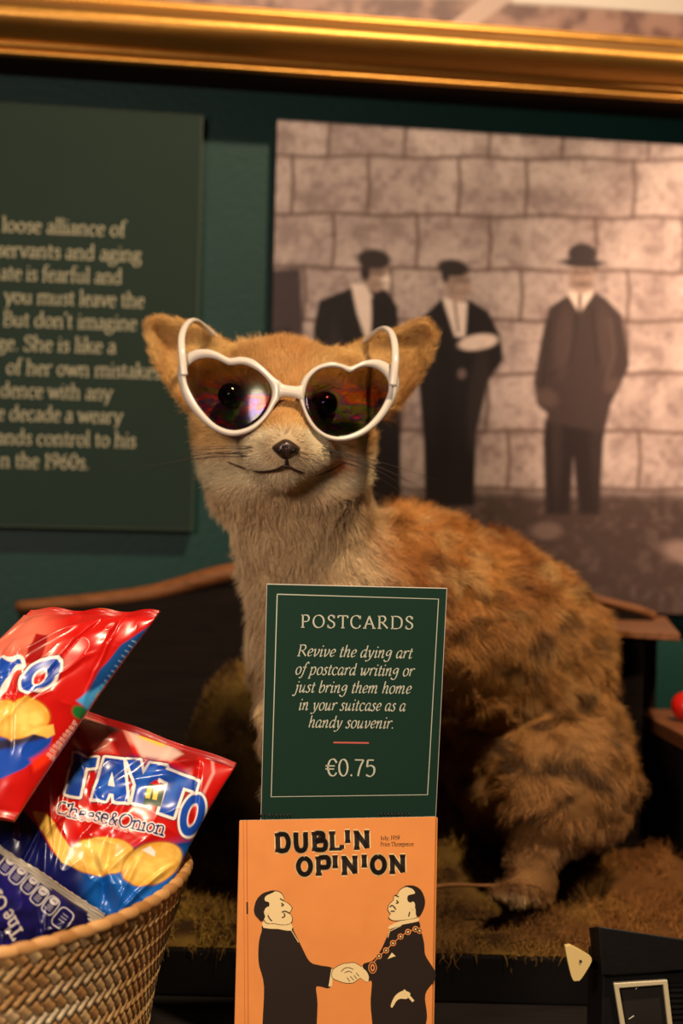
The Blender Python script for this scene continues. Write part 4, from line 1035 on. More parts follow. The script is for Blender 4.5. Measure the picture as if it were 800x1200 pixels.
def draw_cover(fp, sx, sy):
    fp.line([(289, 961.5), (291.5, 1290)], .8, 4, 1); fp.line([(285, 961.5), (287.5, 1290)], .5, 4, 1)
    fp.ink([[(288.6, 1057), (290.4, 1057), (290.6, 1071), (288.8, 1071)]], 2, 2)
    for txt, a in (('DUBLiN', (320.5, 998.6, 436, 995, 22)), ('OPiNiON', (346, 1026.5, 478, 1023.5, 22))):
        L = slab_text(txt, *a, 1)
        for p_, thin in L: fp.line(p_, (3.6 if thin else 5.6) + 2.6, 3, 1)
        for p_, thin in L: fp.line(p_, 3.6 if thin else 5.6, 2, 2)
    for txt, x0, yb, x1 in (('July, 1959', 445.5, 984.2, 468.5), ('Price Threepence', 445.5, 991.6, 484.6)):
        pol, _ = layout(txt, ROMAN, x0, yb, x1, yb - .3, 3.1, 14, 22, .3); fp.ink(pol, 2, 1)
    sm = lambda L, n=4: [tuple(v) for v in spline(zc(L), n, True)]
    # left man
    fp.ink([sm([(118, 424), (205, 428), (222, 452), (246, 500), (275, 553), (310, 566), (354, 576), (350, 610), (344, 645), (310, 640), (297, 645), (302, 700), (298, 800), (290, 1000), (112, 1000), (110, 800), (116, 640), (98, 560), (98, 490), (108, 448)])], 2, 1)
    fp.ink([sm([(116, 412), (150, 416), (206, 416), (212, 446), (166, 440), (114, 436)], 2)], 3, 2)
    fp.line(zc([(206, 420), (212, 446), (236, 486)]), .9, 3, 3)
    head = [(128, 316), (150, 309), (172, 314), (184, 330), (186, 344), (200, 352), (212, 366), (208, 378), (204, 384), (212, 398), (212, 414), (196, 424), (172, 424), (150, 420), (124, 418), (112, 390), (108, 350)]
    fp.ink([sm([(x + (x - 160) * .05, y + (y - 370) * .05) for x, y in head])], 2, 2)
    fp.ink([sm(head)], 3, 3)
    fp.ink([sm([(152, 306), (116, 314), (92, 336), (82, 366), (84, 388), (96, 404), (108, 414), (120, 398), (116, 378), (132, 366), (134, 348), (120, 342), (122, 326), (150, 312)])], 2, 4)
    fp.ink([sm([(120, 370), (132, 362), (138, 372), (132, 388), (122, 384)])], 3, 5)
    for l in ([(172, 334), (184, 342)], [(176, 350), (184, 356), (176, 360)], [(178, 382), (190, 378), (206, 386)], [(186, 384), (188, 396), (178, 400)], [(130, 392), (136, 404), (144, 412)]): fp.line([tuple(v) for v in spline(zc(l), 4)], 1.35, 2, 5)
    # right man
    fp.ink([sm([(562, 436), (600, 424), (650, 412), (660, 440), (672, 490), (676, 530), (700, 570), (712, 596), (706, 622), (676, 668), (682, 740), (676, 800), (670, 1000), (500, 1000), (494, 800), (486, 700), (490, 624), (474, 620), (458, 566), (492, 550), (520, 516), (546, 460)])], 2, 1)
    fp.ink([sm([(548, 432), (590, 412), (648, 400), (650, 414), (600, 424), (556, 440)], 2)], 3, 2)
    fp.line(zc([(592, 428), (552, 448), (546, 470)]), .9, 3, 3)
    head = [(590, 304), (612, 294), (642, 298), (650, 330), (648, 380), (644, 400), (600, 408), (566, 410), (550, 400), (556, 388), (548, 376), (548, 362), (556, 350), (566, 340), (568, 326), (578, 322)]
    fp.ink([sm([(x + (x - 605) * .05, y + (y - 355) * .05) for x, y in head])], 2, 2)
    fp.ink([sm(head)], 3, 3)
    fp.ink([sm([(604, 291), (634, 289), (660, 304), (674, 336), (672, 366), (656, 396), (644, 392), (642, 372), (634, 352), (616, 344), (616, 324), (640, 316), (630, 300)])], 2, 4)
    fp.ink([sm([(628, 346), (638, 348), (640, 364), (630, 374), (624, 362)])], 3, 5)
    for l in ([(570, 322), (584, 328)], [(576, 340), (582, 348), (574, 350)], [(552, 364), (562, 358), (574, 372)], [(556, 378), (570, 378)], [(622, 380), (618, 396)]): fp.line([tuple(v) for v in spline(zc(l), 4)], 1.35, 2, 5)
    # cuffs, joined hands
    fp.ink([zc([(350, 578), (358, 580), (352, 638), (340, 640)])], 3, 2)
    hand = [(356, 582), (384, 564), (402, 560), (430, 558), (454, 572), (474, 590), (480, 612), (470, 622), (452, 610), (440, 616), (424, 626), (396, 626), (372, 618), (354, 608)]
    fp.ink([sm([(x + (x - 415) * .035, y + (y - 592) * .06) for x, y in hand])], 2, 2); fp.ink([sm(hand)], 3, 3)
    for l in ([(384, 588), (396, 576), (412, 574), (426, 580)], [(396, 592), (410, 586), (422, 592)], [(428, 600), (438, 612)], [(416, 604), (428, 618)], [(404, 608), (414, 622)], [(436, 592), (446, 604)]): fp.line([tuple(v) for v in spline(zc(l), 4)], .8, 2, 4)
    fp.ink([zc([(452, 572), (458, 570), (480, 620), (472, 624)])], 3, 4)
    # hand in the pocket, pocket square, chain of office
    fp.ink([sm([(556, 706), (566, 680), (580, 664), (602, 654), (624, 664), (612, 682), (590, 682), (576, 690), (562, 712)])], 3, 2)
    fp.ink([zc([(597, 655), (604, 649), (638, 688), (631, 694)])], 3, 3)
    fp.ink([zc([(545, 544), (560, 522), (573, 534)])], 3, 2)
    ch = [(656, 446), (642, 440), (616, 450), (590, 466), (564, 489), (540, 514), (515, 534)]
    fp.line(zc(ch + [(497, 556)]), 1.0, 0, 2)
    for i, p_ in enumerate(ch[:-0 or None]):
        p_ = zc([p_])[0]
        for r_, mi, ly in ((3.6, 0, 3), (2.4, 2, 4), (1.2, 3, 5)): fp.ink([_ell(p_[0], p_[1], r_, r_, 0, 360, 14)[:-1]], mi, ly)
    p_ = zc([(493, 574)])[0]
    for rx, ry, mi, ly in ((5, 7, 0, 3), (4, 6, 2, 4), (2.6, 4.4, 0, 5), (1.2, 2.2, 2, 6)): fp.ink([_ell(p_[0], p_[1], rx, ry, 0, 360, 18)[:-1]], mi, ly)
GP = 'orange postcards stacked under the price card'
o = postcard((0, 0, 0), True); tag(o, 'orange postcard with two men in black shaking hands, front of the stack', 'postcard', GP)
tag(postcard((2.5, 1.2, .0022), False), 'orange postcard directly behind the front one, showing a pale right edge', 'postcard', GP)
tag(postcard((-.6, .8, .0044), False), 'orange postcard at the back of the stack, nearest the green price card', 'postcard', GP)
# low black easel that carries the cards
m_easel = mat('easel_black', srgb(20, 18, 18), 0.4, 0.4)
ez = thing('card_stand', 'low black stand holding the postcards and the green price card upright', 'stand', (0.0, .86, COUNTER))
b = MB(); b.box((-.05, .788, COUNTER), (.05, .905, COUNTER + .0003)); b.build('base', [m_easel], ez)
b = MB(); b.prism([np.array([-.045, .905, COUNTER]), np.array([.05, .905, COUNTER]), np.array([.05, .868, COUNTER + .09]), np.array([-.045, .868, COUNTER + .09])], np.array([0, .004, .0015])); b.build('back_plate', [m_easel], ez)

for xa, xb, y in ((304, 342, 957.2), (444, 480, 955.6)):      # dark wire coils showing over the top edge of the cards
    b = MB(); pts = [P(xa + (xb - xa) * t / 72 + 1.2 * math.sin(t * math.pi / 4), y - 1.0 - 1.5 * math.cos(t * math.pi / 4), .8115) + np.array([0, .0008 * math.sin(t * math.pi / 4), 0]) for t in range(73)]
    b.tube(pts, .00035, 6); b.build('wire_coil', [m_easel], ez, smooth=True)

# ------------------------------------------------------------------ woven basket
BC = np.array([-0.232, 0.815]); BA, BB = 0.150, 0.186; BZ = -0.211
def bbf(t): return np.where(np.sin(t) > 0, 0.128, BB)      # flatter at the back
def rim_z(t): return BZ + .004 * np.cos(t) 
per = np.linspace(0, 2 * math.pi, 4001); xy = np.stack([BA * np.cos(per), bbf(per) * np.sin(per)], 1)
arc = np.concatenate([[0], np.cumsum(np.hypot(*np.diff(xy, axis=0).T))]); PER = arc[-1]
NC = int(round(PER / 0.0150)) // 4 * 4; CW = PER / NC          # cells round the basket
nu = NC * 18; nvv = 190; HB = BZ - COUNTER - .0055
s_ = np.linspace(0, PER, nu, endpoint=False); v_ = np.linspace(0, HB, nvv)
Sg, Vg = np.meshgrid(s_, v_); Sg = Sg.ravel(); Vg = Vg.ravel()
p_ = Sg / CW * 2 + Vg / CW * 2.0; q_ = Sg / CW * 2 - Vg / CW * 2.0
ip = np.floor(p_); iq = np.floor(q_); fp_ = p_ - ip; fq_ = q_ - iq
over = ((ip - iq) % 4) < 2
along = np.where(over, ((ip - iq) % 4 + fp_), ((ip - iq - 2) % 4 + (1 - fq_)))   # position along the visible float, 0..2
acr = np.where(over, fq_, fp_)
prof = np.clip(1 - np.abs(2 * acr - 1) ** 5, 0, 1) - .25 * np.abs(2 * acr - 1)
hgt_ = .0013 * prof * (.1 + .9 * sstep(0, .3, along) * sstep(2, 1.7, along)) * (.75 + .25 * along)
TH = np.interp(Sg, arc, per)
tap = 1 - .16 * (Vg / HB) - .03 * np.sin(math.pi * Vg / HB)
ex, ey = np.cos(TH) * BA, np.sin(TH) * bbf(TH); nx, ny = np.cos(TH) / BA, np.sin(TH) / bbf(TH); nl = np.hypot(nx, ny)
wob = .003 * (vnoise(np.stack([ex, ey, Vg], 1), 14, 5, 2) - .5)
V = np.stack([BC[0] + ex * tap + nx / nl * (hgt_ + wob), BC[1] + ey * tap + ny / nl * (hgt_ + wob), rim_z(TH) - Vg - .002], 1)
strip = np.where(over, iq, ip); sid = hash3(strip.astype(int) % 997, over.astype(int), over.astype(int) * 3, 5)
pale = np.where(over, sstep(.28, .5, vnoise(np.stack([iq * .23, iq * 0 + 1.0], 1), 1, 9)), sstep(.42, .62, vnoise(np.stack([ip * .31, ip * 0 + 7.0], 1), 1, 9)))
lowleft = sstep(.012, .035, Vg) * sstep(5.9, 5.5, TH) 
c = mix(srgb(186, 138, 84), srgb(218, 180, 124), sid[:, None])
c = mix(c, srgb(228, 208, 170), np.clip(pale * .9 * lowleft + .12 * sid, 0, 1)[:, None])
c = c * (0.8 + .35 * vnoise(np.stack([p_ * 6 * over + q_ * .5, q_ * 6 * (~over) + p_ * .5], 1), 1, 15, 2))[:, None]
m_straw = mat('woven_straw', (1, 1, 1), 0.55, 0.3, attr='col')
bk = thing('basket', 'woven straw basket full of crisp packets at the lower left', 'basket', (BC[0], BC[1], COUNTER))
i = np.arange(nu * nvv).reshape(nvv, nu); j = np.roll(i, -1, 1)
fc = np.stack([i[:-1].ravel(), i[1:].ravel(), j[1:].ravel(), j[:-1].ravel()], 1)
mesh_np('woven_side', V, fc, m_straw, bk, c)
b = MB(); n = 96; vi = []
for k in range(n):
    t = 2 * math.pi * k / n
    for (sc_, z) in ((.972, -.002), (.80, -HB + .006)): vi.append((BC[0] + BA * math.cos(t) * sc_, BC[1] + float(bbf(t)) * math.sin(t) * sc_, rim_z(t) + z))
b.add(vi, [(2 * k, 2 * ((k + 1) % n), 2 * ((k + 1) % n) + 1, 2 * k + 1) for k in range(n)] + [tuple(2 * k + 1 for k in range(n))])
b.build('lining', [mat('straw_inside', srgb(150, 106, 62), 0.7, 0.2)], bk, smooth=True)
# braided rim: short overlapping wraps
nr, ns = 1500, 12; vr = []; cr_ = []
for k in range(nr):
    t = 2 * math.pi * k / nr; al = k / nr * PER / .0105
    for a in range(ns):
        ph = 2 * math.pi * a / ns; w = (al + ph / (2 * math.pi)) % 1
        r_ = .0030 * (.72 + .34 * math.sin(math.pi * w) ** .6)
        ox = r_ * math.cos(ph); oz = r_ * 1.25 * math.sin(ph); nn = np.array([math.cos(t) / BA, math.sin(t) / float(bbf(t))]); nn /= np.linalg.norm(nn)
        vr.append((BC[0] + BA * math.cos(t) * .99 + nn[0] * ox, BC[1] + float(bbf(t)) * math.sin(t) * .99 + nn[1] * ox, rim_z(t) + oz)); cr_.append(mix(srgb(160, 112, 62), srgb(206, 158, 100), (math.floor(al + ph / 6.2832) * 7 % 5) / 5))
i = np.arange(nr * ns).reshape(nr, ns); j = np.roll(i, -1, 0); i2 = np.roll(i, -1, 1); j2 = np.roll(j, -1, 1)
mesh_np('rim', np.array(vr), np.stack([i.ravel(), j.ravel(), j2.ravel(), i2.ravel()], 1), m_straw, bk, np.array(cr_))

# ------------------------------------------------------------------ crisp packets
def film():
    m = mat('printed_film', (1, 1, 1), 0.3, 0.5, attr='col', coat=.15); return m
m_film = film()
m_foil = mat('silver_foil', srgb(214, 206, 192), 0.35, 0.5, metal=0.7)
def pillow(name, corners, bulge, art, seed, nu=300, nv=360, creases=10, seal=(.05, .05), pullk=.055, parent=None, back=srgb(180, 30, 24)):
    TL, TR, BR, BL = [P(*c) for c in corners]; cp = [np.array(c[:2]) for c in corners]
    U, Vv = np.meshgrid(np.linspace(0, 1, nu), np.linspace(0, 1, nv)); U = U.ravel(); Vv = Vv.ravel()
    bl = lambda a, b_, c_, d_: (a * (1 - U)[:, None] + b_ * U[:, None]) * (1 - Vv)[:, None] + (d_ * (1 - U)[:, None] + c_ * U[:, None]) * Vv[:, None]
    base = bl(TL, TR, BR, BL); px = bl(*cp)
    n = np.cross(TR - TL, BL - TL); n /= np.linalg.norm(n); n = n if n @ TL < 0 else -n
    u = 2 * U - 1; s0, s1 = seal
    w = np.clip((Vv - s0) / (1 - s0 - s1), 0, 1); v = 2 * w - 1
    env = np.clip(1 - np.abs(u) ** 2.6, 0, 1) ** .62 * np.clip(1 - np.abs(v) ** 2.2, 0, 1) ** .6
    r = random.Random(seed); wr = np.zeros(len(U))
    for k in range(creases):
        cx, cy = r.uniform(-.8, .8), r.choice([-1, 1]) * r.uniform(.3, 1.0); a = math.atan2(-cy, -cx * .3) + r.uniform(-.7, .7)
        L = r.uniform(.3, .9); d = -(u - cx) * math.sin(a) + (v - cy) * math.cos(a); t = (u - cx) * math.cos(a) + (v - cy) * math.sin(a)
        wr += r.choice([-1, 1, 1]) * r.uniform(.5, 1) * np.exp(-(d / r.uniform(.018, .055)) ** 2) * sstep(-.15, .1, t) * sstep(L + .3, L - .1, t)
    ns = vnoise(np.stack([U, Vv * 1.2], 1), 4.2, seed, 2) - .5
    rdg = 1 - np.abs(2 * vnoise(np.stack([U, Vv * 1.2], 1), 5.5, seed + 3, 2) - 1)
    edge = np.clip(env * 3, 0, 1)
    z = bulge * env * (1 + .15 * ns) + (.0028 * wr + .0016 * (rdg ** 3 - .5) + .0012 * ns) * (bulge / .019) * edge
    sl = ((Vv < s0) | (Vv > 1 - s1)); z = z + np.where(sl, .0006 * np.sin(Vv / .006 * 2 * math.pi) + .0014 * np.sin(U * 17 + seed), 0)
    # puffed sides draw inward
    mid = (TL + TR + BR + BL) / 4; ax = (TR - TL) / np.linalg.norm(TR - TL)
    pull = -pullk * np.clip(1 - np.abs(v) ** 2, 0, 1) * u * np.linalg.norm(TR - TL) / 2
    fr_ = base + ax * pull[:, None]
    Vf = fr_ + n * z[:, None]; pt = Paint(*proj(fr_ + n * (bulge * env)[:, None]), (0, 0, 0)); art(pt, U, Vv, sl)
    Vb = fr_ - n * (bulge * .75 * env + .0012)[:, None]
    root = parent
    fa = grid_faces(nu, nv); N = len(Vf); fb = fa[:, ::-1] + N
    id_ = np.arange(N).reshape(nv, nu); ring = np.concatenate([id_[0, :], id_[1:, -1], id_[-1, -2::-1], id_[-2:0, 0]]); rn = np.roll(ring, -1)
    fs_ = np.stack([ring, ring + N, rn + N, rn], 1)
    cols = np.concatenate([pt.c, np.tile(back, (N, 1))])
    o = mesh_np(name, np.concatenate([Vf, Vb]), np.concatenate([fa, fb, fs_]), m_film, root, cols)
    return o
RED = srgb(186, 18, 13); BLU = srgb(22, 70, 170); NAVY = srgb(20, 24, 96); WHT = srgb(235, 225, 215); YEL = srgb(236, 190, 84); DBL = srgb(14, 20, 84)
def chips(pt, cx, cy, rx, ry, rot, seed):
    idx = np.hypot(pt.X - cx, pt.Y - cy) < 1e9
    n_ = vnoise(np.stack([pt.X, pt.Y], 1), .07, seed, 3)
    pt.ell(cx, cy, rx + 1, ry + 1, srgb(176, 112, 30), rot, 1.5)
    c, s2 = math.cos(rot), math.sin(rot); x = pt.X - cx; y = pt.Y - cy; q = np.hypot((x * c + y * s2) / rx, (-x * s2 + y * c) / ry)
    col = mix(srgb(240, 204, 104), srgb(216, 156, 56), np.clip(.9 * sstep(.3, .7, n_) * .7 + .4 * sstep(.6, 1, q), 0, 1)[:, None])
    a = sstep(1.03, .96, q)[:, None]; pt.c = pt.c * (1 - a) + col * a
z6 = lambda L: [(x / 2.759, 830 + y / 2.758) for x, y in L]
LET = [[(240, 148), (314, 158), (308, 190), (277, 188), (256, 284), (212, 274), (230, 186), (234, 184)],
       [(340, 160), (398, 166), (412, 306), (370, 304), (367, 276), (352, 274), (342, 300), (300, 292)],
       [(410, 166), (452, 172), (462, 218), (486, 182), (538, 194), (490, 262), (474, 312), (428, 304), (440, 250)],
       [(522, 196), (640, 234), (630, 266), (592, 254), (560, 352), (514, 338), (544, 240), (514, 228)]]
HOLE = [(362, 208), (370, 252), (350, 250)]
def art_b(pt, U, Vv, sl):
    n_ = vnoise(np.stack([pt.X, pt.Y], 1), .05, 3, 2)
    pt.c[:] = RED
    # radiating pale burst at the top, dark red rays
    for k, (a, b_) in enumerate([((60, 790), (118, 880)), ((150, 800), (150, 872)), ((236, 840), (196, 892))]):
        pt.poly([(a[0], a[1] - 20), (a[0] + 36, a[1] - 14), (b_[0] + 14, b_[1]), (b_[0] - 10, b_[1] - 2)], srgb(232, 160, 140), 5, 0, .6)
    pt.poly([(118, 832), (136, 838), (160, 890), (140, 886)], srgb(130, 10, 12), 2); pt.poly([(205, 868), (232, 886), (226, 902), (196, 890)], srgb(150, 12, 12), 2)
    pt.poly([(146, 850), (190, 862), (214, 884), (200, 894), (166, 888)], srgb(228, 205, 190), 3, 0, .7)
    pt.poly([(152, 846), (186, 856), (206, 872), (188, 874), (164, 864)], srgb(226, 200, 40), 2.5)
    pt.stroke([(246, 862), (250, 905), (238, 930)], 3, srgb(236, 190, 180), 2, .6)
    # blue lower part
    pt.poly([(-120, 900), (20, 940), (44, 968), (62, 1000), (80, 1012), (120, 1000), (190, 990), (230, 985), (250, 1150), (-120, 1150)], DBL, 2)
    pt.poly([(100, 1010), (240, 985), (240, 1160), (100, 1160)], srgb(16, 92, 176), 14)
    # crisps
    pt.poly(z6([(104, 332), (140, 338), (170, 366), (206, 420), (240, 470), (250, 520), (200, 500), (166, 450), (130, 390)]), srgb(236, 192, 90), 1.5)
    chips(pt, 119, 1003, 39, 22, -.02, 4); chips(pt, 178, 1012, 37, 23, -.42, 8)
    # lettering
    for L in LET: pt.poly(z6(L), srgb(60, 20, 60), .6, 4.6)
    pt.ell(225.5, 955, 17.5, 30, srgb(60, 20, 60), .27)
    for L in LET: pt.poly(z6(L), WHT, .6, 3.6)
    pt.ell(225.5, 955, 16.5, 29, WHT, .27)
    pt.ell(225.5, 955, 13.8, 26, BLU, .27)
    for i_, L in enumerate(LET):
        pt.poly(z6(L), BLU, .6, .2)
        cx_ = np.mean([p_[0] for p_ in L]); cy_ = np.mean([p_[1] for p_ in L])
        pt.poly(z6([(cx_ + (x - cx_) * .62 - 3, cy_ + (y - cy_) * .62 - 10) for x, y in L]), srgb(50, 118, 206), 2.5, 0, .35)
        pt.poly(z6([(cx_ + (x - cx_) * .8 - 6, cy_ + (y - cy_) * .5 - 50) for x, y in L]), NAVY, 3, 0, .45)
    pt.poly(z6(HOLE), WHT, .6, .3); pt.ell(225.5, 955, 5.5, 15, WHT, .27); pt.ell(225.5, 955, 4, 13, RED, .27)
    # little yellow-windowed tower in the Y
    pt.poly(z6([(474, 250), (490, 240), (522, 246), (532, 262), (520, 318), (462, 312)]), srgb(22, 60, 40), .8)
    pt.poly(z6([(476, 258), (484, 250), (490, 262), (484, 292), (470, 290)]), srgb(240, 190, 60), .6); pt.poly(z6([(498, 262), (506, 254), (512, 266), (506, 296), (492, 294)]), srgb(240, 190, 60), .6)
    pt.poly(z6([(484, 244), (506, 232), (520, 250)]), srgb(190, 24, 20), .7)
    x0, y0, x1, y1 = 64, 953, 192, 979
    for w_, col in ((10.5, WHT), (4.6, NAVY)):
        _, sk = layout('Cheese & Onion'.replace(' & ', '&'), CHE, x0, y0, x1, y1, 10, slant=.12, track=-2)
        for l in sk: pt.stroke(l, w_ * .42, col, .5)
    for (xa, ya, xb, yb_) in ((62, 951, 106, 961), (84, 956, 150, 976)):
        tx = 'Potato Crisps' if xa == 62 else 'Cheese&Onion Flavour'
        _, sk = layout(tx, CHE, xa, ya, xb, yb_, 3.0)
        for l in sk: pt.stroke(l, .7, srgb(240, 190, 180), .5)
    x, y = 172, 990
    pt.poly([(166, 996), (176, 991), (182, 997), (181, 1003)], WHT, .8)
    pt.blend(sl * 1.0, srgb(150, 20, 18))
CHE = dict(ROMAN); CHE['&'] = (112, 's 98 60 70 10 40 0 18 20 30 56 64 90 66 124 44 132 32 108 50 64 100 0')
CHE['F'] = (104, 'l 26 148 26 0;l 26 146 92 146;l 26 80 74 80')
BAGS = 'crisp packets in the straw basket'
o = pillow('crisp_packet', [(28, 806, .85), (277, 894, .835), (176, 1100, .775), (-30, 1040, .785)], .019, art_b, 5, 340, 380, 24, (.035, .03), .045)
tag(o, 'red and blue TAYTO cheese and onion crisp packet at the right of the basket', 'crisp packet', BAGS)

def art_a(pt, U, Vv, sl):
    pt.c[:] = RED
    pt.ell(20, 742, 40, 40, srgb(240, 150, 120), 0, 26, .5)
    pt.poly([(42, 742), (58, 744), (46, 776), (26, 778)], srgb(140, 12, 12), 1.5)
    pt.poly([(-30, 806), (0, 768), (10, 780), (6, 800), (-30, 826)], WHT, .8); pt.poly([(-30, 810), (0, 772), (7, 779), (-30, 818)], NAVY, .8)
    # end of the word: T and O
    pt.poly([(-20, 812), (0, 778), (26, 772), (28, 780), (18, 786), (6, 804), (-10, 830)], WHT, .6, 2.6); pt.poly([(-20, 812), (0, 779), (24, 774), (26, 779), (15, 785), (3, 804), (-12, 826)], BLU, .6)
    O_ = spline([(71, 768), (73, 782), (66, 800), (50, 812), (32, 815), (22, 808), (22, 796), (34, 780), (54, 770)], 5, True)
    pt.poly(O_, srgb(120, 8, 12), .8, 1.6); pt.poly(O_, WHT, .7, 0); cx_, cy_ = 48, 792
    pt.poly([(cx_ + (x - cx_) * .86, cy_ + (y - cy_) * .86) for x, y in O_], BLU, .8); pt.poly([(cx_ + 8 + (x - cx_) * .6, cy_ - 5 + (y - cy_) * .5) for x, y in O_], srgb(16, 44, 130), 3, 0, .6)
    ho = [(cx_ - 2 + (x - cx_) * .30, cy_ + 1 + (y - cy_) * .42) for x, y in O_]; pt.poly(ho, WHT, .6, 1); pt.poly(ho, RED, .6, -1.2)
    pt.ell(80, 772, 3.2, 3.2, srgb(170, 60, 50), 0)
    # crisps and blue foot
    pt.poly([(-90, 885), (0, 862), (62, 858), (58, 880), (30, 900), (0, 912), (-90, 930)], BLU, 1.5); pt.poly([(-20, 868), (60, 858), (56, 866), (-20, 880)], srgb(40, 36, 60), 3)
    chips(pt, 22, 842, 36, 22, -.1, 5); pt.poly([(20, 858), (62, 848), (64, 860), (56, 866), (36, 860)], srgb(232, 184, 84), 1.2)
    pt.poly([(36, 890), (64, 872), (66, 886), (40, 904)], srgb(236, 50, 20), 4)
    # right side of the packet: red, blue text strip, green and small white writing
    pt.poly([(162, 742), (186, 726), (210, 760), (140, 850), (98, 836), (104, 812), (118, 784), (142, 756)], srgb(22, 70, 130), 1.5)
    pt.poly([(90, 822), (124, 800), (118, 824), (104, 834)], srgb(70, 160, 220), 2.5)
    for k in range(13):
        t = k / 12; x = 164 - t * 48; y = 746 + t * 70
        pt.stroke([(x - 9, y + 5), (x + 5, y + 11)], 1.3, srgb(150, 180, 205), .7, .8)
    for k in range(4): pt.stroke([(160 + k * 4, 760 - k * 5), (168 + k * 4, 764 - k * 5)], 2.5, srgb(210, 210, 210), .8, .8)
    pt.ell(94, 836, 10, 7, srgb(30, 110, 50), .5, 2); pt.ell(100, 842, 5, 4, srgb(24, 60, 36), 0, 2); pt.poly([(114, 812), (124, 822), (116, 842), (108, 832)], srgb(220, 180, 70), 2, 0, .7)
    for k in range(9):
        t = k / 8; x = 84 - t * 30; y = 848 + t * 36
        _, sk = layout('Keep it real' if k == 0 else 'crisp potato', CHE, x, y, x + 22 - (k % 3) * 2, y + 12, 3.2)
        for l in sk: pt.stroke(l, .75, srgb(245, 190, 175), .45, .9)
    for k in range(10):
        t = k / 9; x = 118 + t * 44; pt.ell(x, 713.5, 3, 1.6, srgb(230, 180, 60), 0, 1, .8)
    pt.blend(sl * .35, srgb(120, 24, 20))
o = pillow('crisp_packet', [(36, 713, .815), (187, 716, .805), (16, 962, .735), (-185, 930, .72)], .018, art_a, 11, 340, 400, 22, (.04, .03))
tag(o, 'red TAYTO crisp packet at upper left of the basket, lying on top', 'crisp packet', BAGS)

def art_c(pt, U, Vv, sl):
    pt.c[:] = srgb(24, 18, 92)
    n_ = vnoise(np.stack([pt.X, pt.Y], 1), .04, 23, 2); pt.c = mix(pt.c, srgb(12, 12, 58), sstep(.4, .7, n_)[:, None])
    zf = lambda x, y: (x / 6.154, 970 + y / 6.154)
    pale = srgb(196, 190, 190)
    for i_, (x, y) in enumerate([(50, 270), (130, 340), (215, 410), (285, 490), (365, 560), (450, 655)]):
        cx_, cy_ = zf(x, y); a = .68 + math.pi / 2; L = 12 + i_ * .4
        ax, ay = math.cos(a), math.sin(a)
        o_ = []
        hl, wd = (11, 7.6) if i_ < 5 else (12.5, 9.5)
        for t in np.linspace(0, 2 * math.pi, 28):
            ee = (abs(math.cos(t)) ** .5) * (1 if math.cos(t) > 0 else -1); ff = (abs(math.sin(t)) ** .6) * (1 if math.sin(t) > 0 else -1)
            o_.append((cx_ + ax * hl * ee - ay * wd * ff, cy_ + ay * hl * ee + ax * wd * ff))
        pt.stroke(o_, 1.2, pale, .6)
        if i_ < 5: pt.ell(cx_ - ax * 6.5, cy_ - ay * 6.5, 5.4, 5.0, srgb(186, 180, 180), 0, .7); pt.stroke([(cx_ - ax * 6.5 - 2, cy_ - ay * 6.5 - 1), (cx_ - ax * 6.5 + 2, cy_ - ay * 6.5 + 1)], 1.4, srgb(60, 50, 90), .6)
        for kk in range(3):
            m_ = 1 + kk * 2.6 if i_ < 5 else -5 + kk * 4
            pt.stroke([(cx_ + ax * m_ + ay * 3.4, cy_ + ay * m_ - ax * 3.4), (cx_ + ax * m_ - ay * 3.2, cy_ + ay * m_ + ax * 3.2)], 1.1, srgb(160, 154, 170), .6, .9)
    # 'The Or' up the side of the packet
    a0 = zf(175, 760); a1 = zf(-10, 430)
    _, sk = layout('The Or', CHE, a0[0], a0[1], a1[0], a1[1], 10.5, vert=(-.80, .60))
    for l in sk: pt.stroke(l, 2.5, srgb(186, 176, 168), .6)
    _, sk = layout('The Cri', CHE, zf(60, 110)[0], zf(60, 110)[1], zf(330, 290)[0], zf(330, 290)[1], 5)
crn = [(-42, 972, .725), (116, 1078, .755), (66, 1190, .735), (-92, 1112, .70)]
pk = pillow('crisp_packet', crn, .010, art_c, 17, 300, 260, 7, (.0, .03), back=srgb(20, 18, 80))
tag(pk, 'dark blue crisp packet with a silver crimped end, lowest in the basket', 'crisp packet', BAGS)
# the crimped silver end of that packet: a ridged strip along its upper edge
A0, A1 = P(*crn[0]), P(*crn[1]); dn = P(crn[3][0], crn[3][1], crn[3][2]) - A0; dn /= np.linalg.norm(dn); nn = np.cross(A1 - A0, dn); nn /= np.linalg.norm(nn); nn = nn if nn @ A0 < 0 else -nn
nu, nv = 160, 48; U, Vv = np.meshgrid(np.linspace(0, 1.01, nu), np.linspace(-1, 1, nv)); U = U.ravel(); Vv = Vv.ravel()
hh = .0030 + .0012 * U
z = .0008 * np.abs(np.sin((Vv + 1) * math.pi * 2.5)) + .0012 * np.sin(U * 14) + .0010 * (vnoise(np.stack([U * 3, Vv], 1), 4, 5, 2) - .5)
rag = np.where(Vv < -.9, .0008 * (vnoise(np.stack([U, U], 1), 40, 6) - .5), 0)
V = A0 + (A1 - A0) * U[:, None] + dn * (Vv * hh + rag)[:, None] + nn * (z + .0012)[:, None]
so = mesh_np('crimped_seal', np.concatenate([V, V - nn * .0006]), np.concatenate([grid_faces(nu, nv), grid_faces(nu, nv)[:, ::-1] + nu * nv]), m_foil, None)
so.parent = pk; so['label'] = 'silver crimped seal'

